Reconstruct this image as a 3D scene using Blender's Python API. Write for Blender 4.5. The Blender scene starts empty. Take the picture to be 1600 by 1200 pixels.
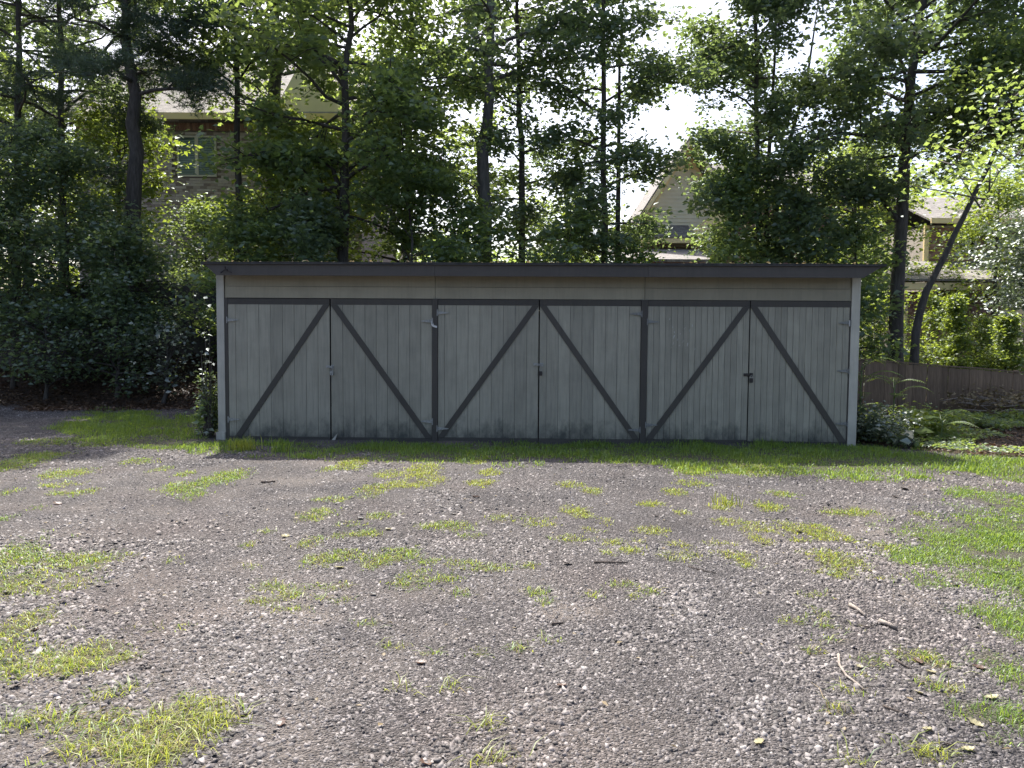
import bpy, math, random
import numpy as np
from mathutils import Vector, Matrix
random.seed(7); RNG = np.random.default_rng(7)
S = bpy.context.scene
C = S.collection
rad = math.radians

# ------------------------------------------------------------------ camera
FPX, PITCH, ROLL, CAMZ = 1232.0, 3.3, 0.4, 1.6
cam = bpy.data.cameras.new('camera'); camo = bpy.data.objects.new('camera', cam); C.objects.link(camo)
cam.sensor_width = 36; cam.lens = 36 * FPX / 1600; cam.clip_start = .05; cam.clip_end = 3000
RM = Matrix.Rotation(rad(90 - PITCH), 3, 'X') @ Matrix.Rotation(rad(ROLL), 3, 'Z')
camo.location = (0, 0, CAMZ); camo.rotation_euler = RM.to_euler(); S.camera = camo
R3 = np.array(RM)
# ------------------------------------------------------------------ sky, sun, exposure
SUN_EL, SUN_AZ = 57.0, -21.0          # azimuth from +Y, negative = to the left
w = bpy.data.worlds.new('World'); S.world = w; w.use_nodes = True
nt = w.node_tree; bg = nt.nodes['Background']
sk = nt.nodes.new('ShaderNodeTexSky'); sk.sky_type = 'NISHITA'; sk.sun_disc = False
sk.sun_elevation = rad(SUN_EL); sk.sun_rotation = rad(SUN_AZ); sk.air_density = 0.8; sk.dust_density = 4.5; sk.ozone_density = 0.4
nt.links.new(sk.outputs[0], bg.inputs[0]); bg.inputs[1].default_value = 0.15
sl = bpy.data.lights.new('sun', 'SUN'); sl.energy = 4.5; sl.angle = rad(.53); sl.color = (1, .95, .87)
so = bpy.data.objects.new('sun', sl); C.objects.link(so)
sd = Vector((math.sin(rad(SUN_AZ)) * math.cos(rad(SUN_EL)), math.cos(rad(SUN_AZ)) * math.cos(rad(SUN_EL)), math.sin(rad(SUN_EL))))
so.rotation_euler = (-sd).to_track_quat('-Z', 'Y').to_euler(); so.location = sd * 60
S.view_settings.view_transform = 'Standard'; S.view_settings.look = 'None'
S.view_settings.exposure = 1.25; S.view_settings.gamma = 1
S.render.resolution_x = 1024; S.render.resolution_y = 768
S.render.engine = 'CYCLES'
S.cycles.max_bounces = 8; S.cycles.transmission_bounces = 4; S.cycles.diffuse_bounces = 4

# ------------------------------------------------------------------ helpers
def ss(a, b, x):
    t = np.clip((np.asarray(x, float) - a) / (b - a), 0, 1); return t * t * (3 - 2 * t)
_tab = np.random.default_rng(3).random((256, 256))
def vn(x, y, sc=1.0, seed=0):
    x = np.asarray(x, float) * sc + seed * 17.3; y = np.asarray(y, float) * sc + seed * 9.7
    xi = np.floor(x).astype(int); yi = np.floor(y).astype(int); fx = x - xi; fy = y - yi
    fx = fx * fx * (3 - 2 * fx); fy = fy * fy * (3 - 2 * fy)
    g = lambda a, b: _tab[a % 256, b % 256]
    return (g(xi, yi) * (1 - fx) + g(xi + 1, yi) * fx) * (1 - fy) + (g(xi, yi + 1) * (1 - fx) + g(xi + 1, yi + 1) * fx) * fy
def H(x, y):
    x = np.asarray(x, float); y = np.asarray(y, float)
    s = ss(-2.0, -5.2, x)
    h = s * (1.2 * ss(17.6, 21.5, y) + 1.3 * ss(23, 29, y)) + (1 - s) * .35 * ss(20, 24, y)
    near = ss(60, 30, np.hypot(x, y - 10))
    return h + near * ((vn(x, y, .45, 1) - .5) * .05 + (vn(x, y, 1.7, 2) - .5) * .018) * ss(1.0, 3.0, np.hypot(x, y))
def h1(x, y): return float(H(x, y))
def ray(px, py): return R3 @ np.array([(px - 800) / FPX, (600 - py) / FPX, -1.0])
def G(px, py):                                   # a point of the ground
    d = ray(px, py); z = 0.0
    for _ in range(6):
        t = (z - CAMZ) / d[2]; p = d * t; z = h1(p[0], p[1])
    return np.array([p[0], p[1], z])
def at(px, py, Y):                               # a point at distance Y
    d = ray(px, py); p = d * (Y / d[1]); return np.array([p[0], p[1], p[2] + CAMZ])

def mesh_np(name, V, F):
    V = np.asarray(V, np.float32); F = np.asarray(F, np.int32)
    m = bpy.data.meshes.new(name); n, k = F.shape
    m.vertices.add(len(V)); m.vertices.foreach_set('co', V.ravel())
    m.loops.add(n * k); m.loops.foreach_set('vertex_index', F.ravel())
    m.polygons.add(n); m.polygons.foreach_set('loop_start', np.arange(0, n * k, k, dtype=np.int32))
    m.update(calc_edges=True); return m
def link(name, m, mat=None, parent=None, smooth=False):
    o = bpy.data.objects.new(name, m); C.objects.link(o)
    if parent is not None: o.parent = parent
    if mat is not None and not m.materials: m.materials.append(mat)
    if smooth: m.polygons.foreach_set('use_smooth', [True] * len(m.polygons))
    return o
def tag(o, label=None, cat=None, group=None, kind=None):
    if label: o['label'] = label
    if cat: o['category'] = cat
    if group: o['group'] = group
    if kind: o['kind'] = kind
    return o
def empty(name, loc=(0, 0, 0), rz=0.0):
    o = bpy.data.objects.new(name, None); C.objects.link(o); o.location = loc; o.rotation_euler = (0, 0, rz)
    o.empty_display_size = .2; return o

class MB:
    def __init__(s): s.v = []; s.f = []
    def add(s, vs, fs):
        b = len(s.v); s.v += [tuple(map(float, v)) for v in vs]; s.f += [tuple(b + i for i in f) for f in fs]; return s
    def box(s, x0, x1, y0, y1, z0, z1):
        return s.add([(x0, y0, z0), (x1, y0, z0), (x1, y1, z0), (x0, y1, z0), (x0, y0, z1), (x1, y0, z1), (x1, y1, z1), (x0, y1, z1)],
                     [(0, 3, 2, 1), (4, 5, 6, 7), (0, 1, 5, 4), (1, 2, 6, 5), (2, 3, 7, 6), (3, 0, 4, 7)])
    def prism(s, pts, y0, y1):                  # (x,z) outline, counter-clockwise seen from -y
        n = len(pts)
        return s.add([(x, y0, z) for x, z in pts] + [(x, y1, z) for x, z in pts],
                     [tuple(range(n)), tuple(range(2 * n - 1, n - 1, -1))] + [(i, i + n, (i + 1) % n + n, (i + 1) % n) for i in range(n)])
    def prismx(s, pts, x0, x1):                 # (y,z) outline swept along x
        n = len(pts)
        return s.add([(x0, y, z) for y, z in pts] + [(x1, y, z) for y, z in pts],
                     [tuple(range(n - 1, -1, -1)), tuple(range(n, 2 * n))] + [(i, (i + 1) % n, (i + 1) % n + n, i + n) for i in range(n)])
    def tube(s, pts, rs, k=6, cap=True):
        P = [np.asarray(p, float) for p in pts]; b = len(s.v); n = len(P)
        for i, p in enumerate(P):
            d = P[min(i + 1, n - 1)] - P[max(i - 1, 0)]; d = d / (np.linalg.norm(d) + 1e-9)
            a = np.array([1., 0, 0]) if abs(d[0]) < .8 else np.array([0, 1., 0])
            u = np.cross(d, a); u /= np.linalg.norm(u); v = np.cross(d, u)
            for j in range(k):
                t = 2 * math.pi * j / k; s.v.append(tuple(p + rs[i] * (math.cos(t) * u + math.sin(t) * v)))
        for i in range(n - 1):
            for j in range(k):
                s.f.append((b + i * k + j, b + (i + 1) * k + j, b + (i + 1) * k + (j + 1) % k, b + i * k + (j + 1) % k))
        if cap:
            s.f.append(tuple(b + j for j in range(k))); s.f.append(tuple(b + (n - 1) * k + j for j in range(k - 1, -1, -1)))
        return s
    def build(s, name, mat, parent=None, smooth=False):
        m = bpy.data.meshes.new(name); m.from_pydata(s.v, [], s.f); m.update()
        return link(name, m, mat, parent, smooth)

# ------------------------------------------------------------------ materials
def newmat(name):
    m = bpy.data.materials.new(name); m.use_nodes = True; t = m.node_tree
    p = t.nodes['Principled BSDF']; return m, t, p
def N(t, kind, **kw):
    n = t.nodes.new(kind)
    for k, v in kw.items():
        if k.startswith('i_'): n.inputs[k[2:].replace('_', ' ')].default_value = v
        else: setattr(n, k, v)
    return n
def ramp(t, fac, stops):
    r = t.nodes.new('ShaderNodeValToRGB'); e = r.color_ramp.elements
    while len(e) < len(stops): e.new(.5)
    for x, (p, c) in zip(e, stops): x.position = p; x.color = (*c, 1) if len(c) == 3 else c
    t.links.new(fac, r.inputs[0]); return r.outputs[0]
def mixc(t, fac, a, b, mode='MIX'):
    m = t.nodes.new('ShaderNodeMix'); m.data_type = 'RGBA'; m.blend_type = mode
    for s, v in ((m.inputs['Factor'], fac), (m.inputs['A'], a), (m.inputs['B'], b)):
        if hasattr(v, 'is_linked'): t.links.new(v, s)
        elif isinstance(v, (tuple, list)): s.default_value = (*v, 1)[:4] if len(v) == 3 else v
        else: s.default_value = v
    return m.outputs['Result']
def mathn(t, op, a, b=0.0):
    m = t.nodes.new('ShaderNodeMath'); m.operation = op
    for s, v in ((m.inputs[0], a), (m.inputs[1], b)):
        if hasattr(v, 'is_linked'): t.links.new(v, s)
        else: s.default_value = v
    return m.outputs[0]
def coords(t, scale=(1, 1, 1), kind='Object'):
    tc = t.nodes.new('ShaderNodeTexCoord'); mp = t.nodes.new('ShaderNodeMapping'); mp.inputs['Scale'].default_value = scale
    t.links.new(tc.outputs[kind], mp.inputs[0]); return mp.outputs[0]
def noise(t, vec, scale, detail=4, rough=.55):
    n = t.nodes.new('ShaderNodeTexNoise'); n.inputs['Scale'].default_value = scale; n.inputs['Detail'].default_value = detail
    n.inputs['Roughness'].default_value = rough; t.links.new(vec, n.inputs['Vector']); return n.outputs['Fac']
def bump(t, p, h, strength=.3, dist=.01):
    b = t.nodes.new('ShaderNodeBump'); b.inputs['Strength'].default_value = strength; b.inputs['Distance'].default_value = dist
    t.links.new(h, b.inputs['Height']); t.links.new(b.outputs[0], p.inputs['Normal'])
def objrand(t): return t.nodes.new('ShaderNodeObjectInfo').outputs['Random']
def island(t): return t.nodes.new('ShaderNodeNewGeometry').outputs['Random Per Island']

def paint(name, col, wear=.35, mildew=0.0, rough=.6):
    m, t, p = newmat(name); L = t.links
    st = noise(t, coords(t, (14, 14, .9)), 2.2, 5, .65); bl = noise(t, coords(t, (1, 1, 1)), 2.6, 5, .6)
    d = tuple(c * .62 for c in col); l = tuple(min(1, c * 1.18) for c in col)
    c = ramp(t, st, [(.25, d), (.5, col), (.78, l)])
    c = mixc(t, wear, tuple(col), c)
    c = mixc(t, mathn(t, 'MULTIPLY', ramp(t, bl, [(.42, (0, 0, 0)), (.72, (1, 1, 1))]), .45), c, tuple(x * .6 for x in col))
    if mildew:
        sx = t.nodes.new('ShaderNodeSeparateXYZ'); tc = t.nodes.new('ShaderNodeTexCoord'); L.new(tc.outputs['Object'], sx.inputs[0])
        z = mathn(t, 'MULTIPLY', sx.outputs['Z'], -1.4); nz = noise(t, coords(t, (2.2, 2.2, 1.3)), 2.0, 8, .72)
        s = mathn(t, 'ADD', z, mathn(t, 'MULTIPLY', nz, 1.7))
        k = ramp(t, s, [(.38, (0, 0, 0)), (.95, (1, 1, 1))])
        c = mixc(t, mathn(t, 'MULTIPLY', k, mildew), c, (.035, .04, .035))
    r = mathn(t, 'ADD', mathn(t, 'MULTIPLY', objrand(t), .24), .88)
    hv = t.nodes.new('ShaderNodeHueSaturation'); L.new(c, hv.inputs['Color']); L.new(r, hv.inputs['Value'])
    L.new(hv.outputs[0], p.inputs['Base Color']); p.inputs['Roughness'].default_value = rough
    bump(t, p, st, .25, .004); return m

M = {}
M['door'] = paint('door_paint', (.262, .250, .198), .75, .95)
M['siding'] = paint('siding_paint_warm_bounce', (.262, .240, .175), .4, 0)  # door paint tinted warmer, the bounced light put into the colour
M['corner'] = paint('corner_paint', (.40, .385, .33), .4, .3)
M['trim'] = paint('trim_paint', (.044, .039, .032), .6, .25)
M['fascia'] = paint('fascia_paint', (.058, .050, .043), .6, 0)
def simple(name, col, rough=.6, metal=0.0, var=.0, nsc=8.0):
    m, t, p = newmat(name)
    n = noise(t, coords(t), nsc, 5, .6)
    c = ramp(t, n, [(.3, tuple(x * (1 - var) for x in col)), (.7, tuple(min(1, x * (1 + var)) for x in col))])
    t.links.new(c, p.inputs['Base Color']); p.inputs['Roughness'].default_value = rough; p.inputs['Metallic'].default_value = metal
    return m
M['hinge'] = simple('hinge_metal', (.25, .255, .245), .5, .3, .35, 40)
M['hinge_dark'] = simple('hinge_painted', (.16, .165, .16), .55, .1, .4, 40)
M['rust'] = simple('rusty_iron', (.035, .03, .028), .6, .4, .5, 60)
M['white_metal'] = simple('white_metal', (.5, .5, .49), .4, .1, .1, 30)
M['flake'] = simple('bare_wood_flake', (.44, .44, .41), .7, 0, .1, 30)
M['roof_felt'] = simple('roof_felt', (.05, .05, .052), .85, 0, .4, 12)
M['dark_in'] = simple('backing_wood', (.05, .052, .05), .8, 0, .3, 6)
M['bark'] = None
def barkmat(name, a, b):
    m, t, p = newmat(name); n = noise(t, coords(t, (9, 9, 1.6)), 2.0, 6, .7)
    c = ramp(t, n, [(.3, a), (.7, b)]); t.links.new(c, p.inputs['Base Color']); p.inputs['Roughness'].default_value = .9
    bump(t, p, n, .7, .03); return m
M['bark'] = barkmat('bark_brown', (.03, .026, .022), (.10, .09, .08))
M['bark_grey'] = barkmat('bark_grey', (.05, .047, .045), (.16, .15, .14))
M['stick'] = barkmat('dry_stick', (.16, .13, .11), (.36, .32, .28))
M['stick_dark'] = barkmat('dark_stick', (.03, .024, .02), (.09, .07, .06))
def leafmat(name, dark, light, trans, tfac=.42, gloss=.06, rough=.48):
    m, t, p = newmat(name); t.nodes.remove(p); L = t.links; out = t.nodes['Material Output']
    r = island(t); c = ramp(t, r, [(0, dark), (.65, tuple((a + b) / 2 for a, b in zip(dark, light))), (1, light)])
    tr = ramp(t, r, [(0, tuple(x * .7 for x in trans)), (1, trans)])
    d = t.nodes.new('ShaderNodeBsdfDiffuse'); L.new(c, d.inputs[0])
    e = t.nodes.new('ShaderNodeBsdfTranslucent'); L.new(tr, e.inputs[0])
    g = t.nodes.new('ShaderNodeBsdfGlossy'); g.inputs['Color'].default_value = (.9, .95, 1, 1); g.inputs['Roughness'].default_value = rough
    m1 = t.nodes.new('ShaderNodeMixShader'); m1.inputs[0].default_value = tfac; L.new(d.outputs[0], m1.inputs[1]); L.new(e.outputs[0], m1.inputs[2])
    m2 = t.nodes.new('ShaderNodeMixShader'); m2.inputs[0].default_value = gloss; L.new(m1.outputs[0], m2.inputs[1]); L.new(g.outputs[0], m2.inputs[2])
    L.new(m2.outputs[0], out.inputs[0]); return m
M['leaf'] = leafmat('leaf_green', (.056, .102, .050), (.135, .195, .082), (.40, .52, .11), .5)
M['leaf_blue'] = leafmat('leaf_deep_green_sky_shade', (.052, .090, .062), (.118, .168, .098), (.31, .42, .12), .47)  # deep green with the bluish shade of the sky mixed into the colour
M['leaf_yel'] = leafmat('leaf_yellow_sunlit', (.07, .12, .025), (.15, .21, .045), (.38, .48, .06), .5)  # sunlit version of the leaf colour, sunshine painted in as yellow
M['leaf_grey'] = leafmat('leaf_grey_green', (.08, .11, .06), (.18, .21, .13), (.16, .22, .08), .35, .14)
M['needle'] = leafmat('pine_needle', (.036, .062, .042), (.075, .11, .06), (.14, .21, .07), .38, .05)
M['grass'] = leafmat('grass_green', (.055, .12, .018), (.18, .27, .042), (.36, .50, .06), .45, .03)
M['grass_yel'] = leafmat('grass_yellow', (.15, .205, .026), (.33, .34, .06), (.52, .57, .07), .45, .03)
M['straw'] = leafmat('dry_straw', (.14, .11, .06), (.34, .27, .17), (.25, .2, .1), .3, .02)
M['litter'] = leafmat('leaf_litter', (.045, .028, .018), (.20, .125, .075), (.14, .07, .03), .2, .04)
M['dryleaf'] = leafmat('dry_leaf', (.07, .038, .024), (.10, .055, .035), (.12, .05, .02), .2, .05)
M['darkleaf'] = leafmat('dark_curled_leaf', (.022, .015, .012), (.03, .02, .015), (.02, .01, .01), .1, .04)
M['paleleaf'] = leafmat('pale_leaf', (.25, .23, .13), (.31, .28, .16), (.3, .28, .1), .25, .04)

def groundmat():
    m, t, p = newmat('ground_gravel'); L = t.links
    at_ = t.nodes.new('ShaderNodeAttribute'); at_.attribute_name = 'cover'
    sp = t.nodes.new('ShaderNodeSeparateColor'); L.new(at_.outputs['Color'], sp.inputs[0])
    grass, lit, dirt = sp.outputs[0], sp.outputs[1], sp.outputs[2]
    v = coords(t)
    vo = N(t, 'ShaderNodeTexVoronoi', feature='F1'); vo.inputs['Scale'].default_value = 80; L.new(v, vo.inputs['Vector'])
    wv = t.nodes.new('ShaderNodeSeparateColor'); L.new(vo.outputs['Color'], wv.inputs[0])
    stone = ramp(t, wv.outputs[0], [(0, (.015, .013, .014)), (.45, (.06, .054, .056)), (.8, (.125, .115, .116)), (1, (.28, .265, .262))])
    n1 = noise(t, v, 1.3, 5, .6); fine = noise(t, v, 120, 3, .7)
    dust = ramp(t, fine, [(.3, (.022, .020, .020)), (.7, (.115, .104, .102))])
    c = mixc(t, ramp(t, n1, [(.35, (.05, .05, .05)), (.7, (.45, .45, .45))]), stone, dust)
    sandc = ramp(t, fine, [(.3, (.13, .112, .098)), (.7, (.22, .195, .172))])
    c = mixc(t, mathn(t, 'MULTIPLY', dirt, .8), c, sandc)
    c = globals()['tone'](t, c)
    soil = ramp(t, noise(t, v, 35, 5, .7), [(.3, (.03, .03, .016)), (.6, (.075, .068, .035)), (.8, (.13, .12, .06))])
    c = mixc(t, mathn(t, 'MULTIPLY', grass, .75), c, soil)
    ls = ramp(t, noise(t, v, 22, 6, .75), [(.3, (.02, .015, .012)), (.55, (.07, .045, .03)), (.75, (.16, .10, .065))])
    c = mixc(t, lit, c, ls)
    L.new(c, p.inputs['Base Color']); p.inputs['Roughness'].default_value = .92
    hh = mathn(t, 'ADD', mathn(t, 'MULTIPLY', vo.outputs['Distance'], -1.0), mathn(t, 'MULTIPLY', fine, .4))
    bump(t, p, hh, 1.0, .022); return m

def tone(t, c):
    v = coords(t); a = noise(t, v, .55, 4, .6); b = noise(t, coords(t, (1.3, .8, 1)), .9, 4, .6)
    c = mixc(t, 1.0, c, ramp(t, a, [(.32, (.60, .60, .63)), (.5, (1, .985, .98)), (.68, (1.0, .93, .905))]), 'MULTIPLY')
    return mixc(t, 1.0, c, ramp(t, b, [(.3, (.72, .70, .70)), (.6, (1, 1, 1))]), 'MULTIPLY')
def stonemat():
    m, t, p = newmat('gravel_stone'); r = island(t)
    c = ramp(t, r, [(0, (.012, .011, .011)), (.35, (.05, .046, .046)), (.68, (.15, .138, .137)), (.94, (.28, .263, .257)), (1, (.42, .40, .385))])
    n = noise(t, coords(t), 90, 3, .6)
    c = mixc(t, .3, c, ramp(t, n, [(.3, (.03, .027, .028)), (.7, (.22, .204, .20))]))
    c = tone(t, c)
    t.links.new(c, p.inputs['Base Color']); p.inputs['Roughness'].default_value = .66; p.inputs['Specular IOR Level'].default_value = .4; return m
M['stone'] = stonemat(); M['ground'] = groundmat()
def brickmat(name, stops):
    m, t, p = newmat(name)
    r = mathn(t, 'FRACT', mathn(t, 'ADD', island(t), objrand(t)))
    c = ramp(t, r, stops); n = noise(t, coords(t), 30, 4, .6)
    c = mixc(t, .25, c, ramp(t, n, [(.3, (.10, .08, .075)), (.7, (.45, .38, .35))]))
    t.links.new(c, p.inputs['Base Color']); p.inputs['Roughness'].default_value = .85; return m
M['brick_pale'] = brickmat('pale_brick', [(0, (.22, .17, .165)), (.3, (.45, .385, .37)), (.7, (.58, .52, .505)), (1, (.68, .63, .615))])
M['brick_red'] = brickmat('red_brick', [(0, (.15, .06, .045)), (.4, (.26, .115, .085)), (.8, (.33, .16, .12)), (1, (.40, .24, .19))])
M['mortar_dark'] = simple('dark_mortar', (.17, .14, .13), .9, 0, .15, 20)
M['mortar'] = simple('mortar', (.40, .36, .32), .9, 0, .15, 20)
M['beige'] = simple('beige_siding', (.76, .69, .54), .6, 0, .05, 2)
M['cream'] = simple('cream_trim', (.82, .66, .38), .55, 0, .05, 2)  # cream, its yellow deepened to carry light bounced under the eaves
M['window_white'] = simple('window_frame_paint', (.6, .58, .52), .5, 0, .05, 4)
def glass():
    m, t, p = newmat('window_glass'); p.inputs['Base Color'].default_value = (.045, .075, .075, 1); p.inputs['Roughness'].default_value = .06
    p.inputs['Specular IOR Level'].default_value = .9; return m
M['glass'] = glass()
M['blind'] = simple('window_blind', (.20, .28, .27), .5, 0, .1, 9)
def shingles():
    m, t, p = newmat('roof_shingle'); v = coords(t, (1, 1, 1))
    b = N(t, 'ShaderNodeTexBrick'); b.inputs['Scale'].default_value = 3.2; b.inputs['Mortar Size'].default_value = .012
    b.inputs['Color1'].default_value = (.14, .13, .125, 1); b.inputs['Color2'].default_value = (.26, .245, .235, 1); b.inputs['Mortar'].default_value = (.06, .06, .06, 1)
    t.links.new(v, b.inputs['Vector']); t.links.new(b.outputs['Color'], p.inputs['Base Color']); p.inputs['Roughness'].default_value = .9; return m
M['shingle'] = shingles()
def fencemat(name, a, b):
    m, t, p = newmat(name); n = noise(t, coords(t, (16, 16, 1.2)), 2.5, 6, .7)
    c = ramp(t, n, [(.3, a), (.7, b)]); r = mathn(t, 'ADD', mathn(t, 'MULTIPLY', objrand(t), .5), .75)
    hv = t.nodes.new('ShaderNodeHueSaturation'); t.links.new(c, hv.inputs['Color']); t.links.new(r, hv.inputs['Value'])
    t.links.new(hv.outputs[0], p.inputs['Base Color']); p.inputs['Roughness'].default_value = .85; bump(t, p, n, .4, .006); return m
M['fence'] = fencemat('fence_wood', (.10, .070, .047), (.25, .175, .12))
M['fence_grey'] = fencemat('fence_wood_grey', (.045, .042, .038), (.13, .12, .11))

# ------------------------------------------------------------------ where grass grows
PATCH = """20 725 35 22 .8;65 711 24 5 1;105 740 32 8 .7;10 770 15 6 .6;90 758 22 5 .6;95 771 17 4 .7;131 769 17 5 .7;215 721 22 6 .5;255 733 15 4 .4;290 741 12 4 .8;350 746 30 11 1;290 762 33 10 .9;305 775 18 7 .6;8 810 8 8 .7;55 795 6 4 .5;80 690 50 6 .5;150 695 25 4 .6;125 877 40 12 1;60 872 70 12 .8;180 870 25 10 .4;390 852 8 5 1;265 877 10 4 .6;390 887 8 4 .6;15 915 45 30 .8;25 980 35 30 .9;80 915 60 25 .4;40 1040 80 22 .7;140 1025 50 25 1;195 1030 20 12 .7;100 1050 60 8 .5;255 978 40 6 .2;260 1150 85 55 1;175 1085 20 10 .8;330 1130 45 20 .5;60 1130 80 20 .5;150 1150 50 40 .6;-60 900 60 60 .9;-80 1060 80 80 .8;550 725 20 10 .9;515 733 12 4 .9;605 742 25 6 .5;660 735 25 12 .8;580 768 22 10 .6;640 757 40 6 .7;680 750 15 6 .6;745 722 12 5 .7;765 739 18 5 .8;750 755 22 5 .8;515 781 30 4 .5;490 805 28 10 .7;545 820 20 4 .5;595 807 22 5 .7;575 833 22 6 .9;535 838 20 5 .5;410 831 14 3 .5;497 843 12 4 .8;480 852 25 6 .5;700 822 45 7 .8;740 837 18 4 .6;785 812 20 6 .5;545 867 28 8 1;505 875 30 9 1;620 868 35 12 .95;585 880 25 10 .9;670 877 20 6 .8;645 905 30 18 .6;697 905 20 7 .9;720 880 25 5 .9;760 888 35 6 .85;715 928 22 4 .6;425 917 28 7 .9;455 930 20 8 .9;415 940 30 5 .9;450 952 30 5 .8;495 918 12 4 .7;527 918 10 6 .7;540 938 18 5 .5;500 936 10 3 .7;580 974 18 4 .8;1080 735 25 8 .8;1170 735 45 9 1;925 768 14 5 1;890 758 25 5 .5;1055 770 16 6 .9;1085 756 30 5 .5;1135 785 6 9 1;1125 795 10 4 1;1015 788 20 4 .9;1195 792 15 8 .9;895 797 22 6 .7;910 804 16 5 .9;840 815 28 8 .5;1065 801 10 4 .8;945 815 10 4 .5;1020 830 28 6 .7;920 828 10 4 .5;1140 815 20 6 .7;1180 825 25 8 .8;890 843 25 5 .7;955 848 15 5 .7;985 860 15 7 .9;950 865 12 4 .7;1063 852 15 5 .8;995 845 8 3 .7;1125 850 20 4 .5;1190 845 12 9 .9;830 884 14 5 .8;1145 868 25 7 .8;1165 880 18 6 .8;1060 870 40 8 .35;975 915 20 5 .7;1018 926 14 7 .9;990 932 7 3 .9;930 928 14 4 .7;830 926 10 5 .7;855 941 14 5 .8;1225 773 18 5 .8;1210 792 15 5 .9;1325 801 40 6 .9;1440 805 15 6 .5;1235 825 14 9 .9;1275 828 28 10 .9;1290 840 30 6 .9;1330 845 12 4 .7;1250 845 12 4 .7;1310 875 40 18 .85;1300 895 25 10 .7;1375 905 15 4 .6;1380 857 25 8 .7;1270 930 25 4 .5;1283 961 12 7 .8;1250 970 30 6 .6;1295 980 22 5 .7;1310 1000 22 4 .5;1270 1020 14 7 .7;1355 1033 22 7 .6;1430 1027 38 9 1;1470 1040 20 6 .8;1470 1075 20 12 .8;1310 1112 14 6 .6;1345 1055 10 4 .5;1335 1083 15 4 .5;1460 1180 50 12 .6;1335 1190 20 6 .7;760 1132 12 6 .9;760 1185 28 9 .9;620 1011 20 4 .7;665 1024 18 4 .5;752 1022 12 4 .7;810 1015 14 6 .8;858 1001 9 5 .9;842 926 20 6 .7;625 1075 8 4 .6;705 1075 8 5 .8"""
FIELD = """1440 870 70 18 .9;1530 860 100 45 1;1640 850 90 60 1;1560 780 60 20 .8;1600 800 45 22 .9;1500 770 20 8 .4;1450 910 40 10 .8;1530 905 60 12 .8;1570 960 60 20 .9;1500 955 25 8 .7;1600 990 40 32 .9;1570 1040 45 30 .95;1610 1070 40 28 .9;1540 1115 60 18 .9;1610 1130 50 25 .9;1555 1155 25 10 .7;1680 950 90 90 .8"""
def parse(s):
    A = []
    for q in s.split(';'):
        x, y, rx, ry, d = map(float, q.split())
        c = G(x, y); ya = G(x, y - ry)[1]; yb = G(x, y + ry)[1]
        A.append((c[0], c[1], rx / FPX * c[1], (ya - yb) / 2, d))
    return np.array(A)
PA, FI = parse(PATCH), parse(FIELD)
STRIP = [G(*p)[:2] for p in [(140, 690), (240, 700), (350, 706), (450, 712), (600, 717), (800, 725), (1000, 728), (1200, 735), (1300, 738), (1420, 738), (1500, 745), (1620, 750), (1800, 765)]] + \
        [G(*p)[:2] for p in [(1800, 735), (1600, 722), (1480, 708), (1400, 700)]] + [np.array(p) for p in [(4.9, 12.02), (-4.7, 12.3)]] + \
        [G(*p)[:2] for p in [(340, 640), (290, 628), (200, 632), (150, 640), (120, 665)]]
STRIP = np.array(STRIP)
def inpoly(x, y, P):
    r = np.zeros(np.shape(x), bool); n = len(P)
    for i in range(n):
        x0, y0 = P[i]; x1, y1 = P[(i + 1) % n]
        c = ((y0 > y) != (y1 > y)) & (x < (x1 - x0) * (y - y0) / (y1 - y0 + 1e-12) + x0); r ^= c
    return r
def cover(x, y):
    g = np.zeros(np.shape(x))
    for cx, cy, ax, ay, d in np.vstack([PA, FI]):
        q = ((x - cx) / ax) ** 2 + ((y - cy) / ay) ** 2
        g = np.maximum(g, d * np.clip(1.25 - q, 0, 1))
    jx = x + RNG.normal(0, .10, np.shape(x)) + (vn(x, y, 2.1, 4) - .5) * .8 + (vn(x, y, 8, 24) - .5) * .4; jy = y + RNG.normal(0, .16, np.shape(x)) + (vn(x, y, 1.6, 5) - .5) * 1.2 + (vn(x, y, 7, 25) - .5) * .6
    g = np.maximum(g, inpoly(jx, jy, STRIP) * .95)
    return g * np.clip(.55 + vn(x, y, 6, 6) * .9, 0, 1)
def litter(x, y):
    j = (vn(x, y, .9, 7) - .5) * 1.4
    left = ss(16.7, 17.7, y + j) * ss(-4.0, -5.0, x)
    right = ss(0, .5, y - np.maximum(9.6, 12.2 - (x - 5.2) * .75) + j * .25) * ss(5.1, 5.4, x)
    return np.maximum.reduce([left, right, ss(17.4, 18.2, y + j)])

# ------------------------------------------------------------------ ground sheet
def axis(lo, hi, a, b, st):
    core = np.arange(a, b, st); g = 1.12 ** np.arange(1, 60) * .6
    up = b + np.cumsum(g); up = up[up < hi]; dn = a - np.cumsum(g); dn = dn[dn > lo]
    return np.concatenate([dn[::-1], core, up, [hi]])
gx = axis(-900, 900, -12.5, 11.5, .085); gy = axis(-60, 1500, 1.6, 19.5, .075)
X, Y = np.meshgrid(gx, gy); Z = H(X, Y)
nx, ny = len(gx), len(gy); idx = np.arange(nx * ny).reshape(ny, nx)
F = np.stack([idx[:-1, :-1], idx[:-1, 1:], idx[1:, 1:], idx[1:, :-1]], -1).reshape(-1, 4)
gm = mesh_np('ground', np.stack([X, Y, Z], -1).reshape(-1, 3), F)
cg = cover(X, Y); cl = litter(X, Y); cd = np.clip((vn(X, Y, .5, 8) - .45) * 2.2, 0, 1) * np.clip((vn(X, Y, 3, 9) - .2) * 1.5, 0, 1)
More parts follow.
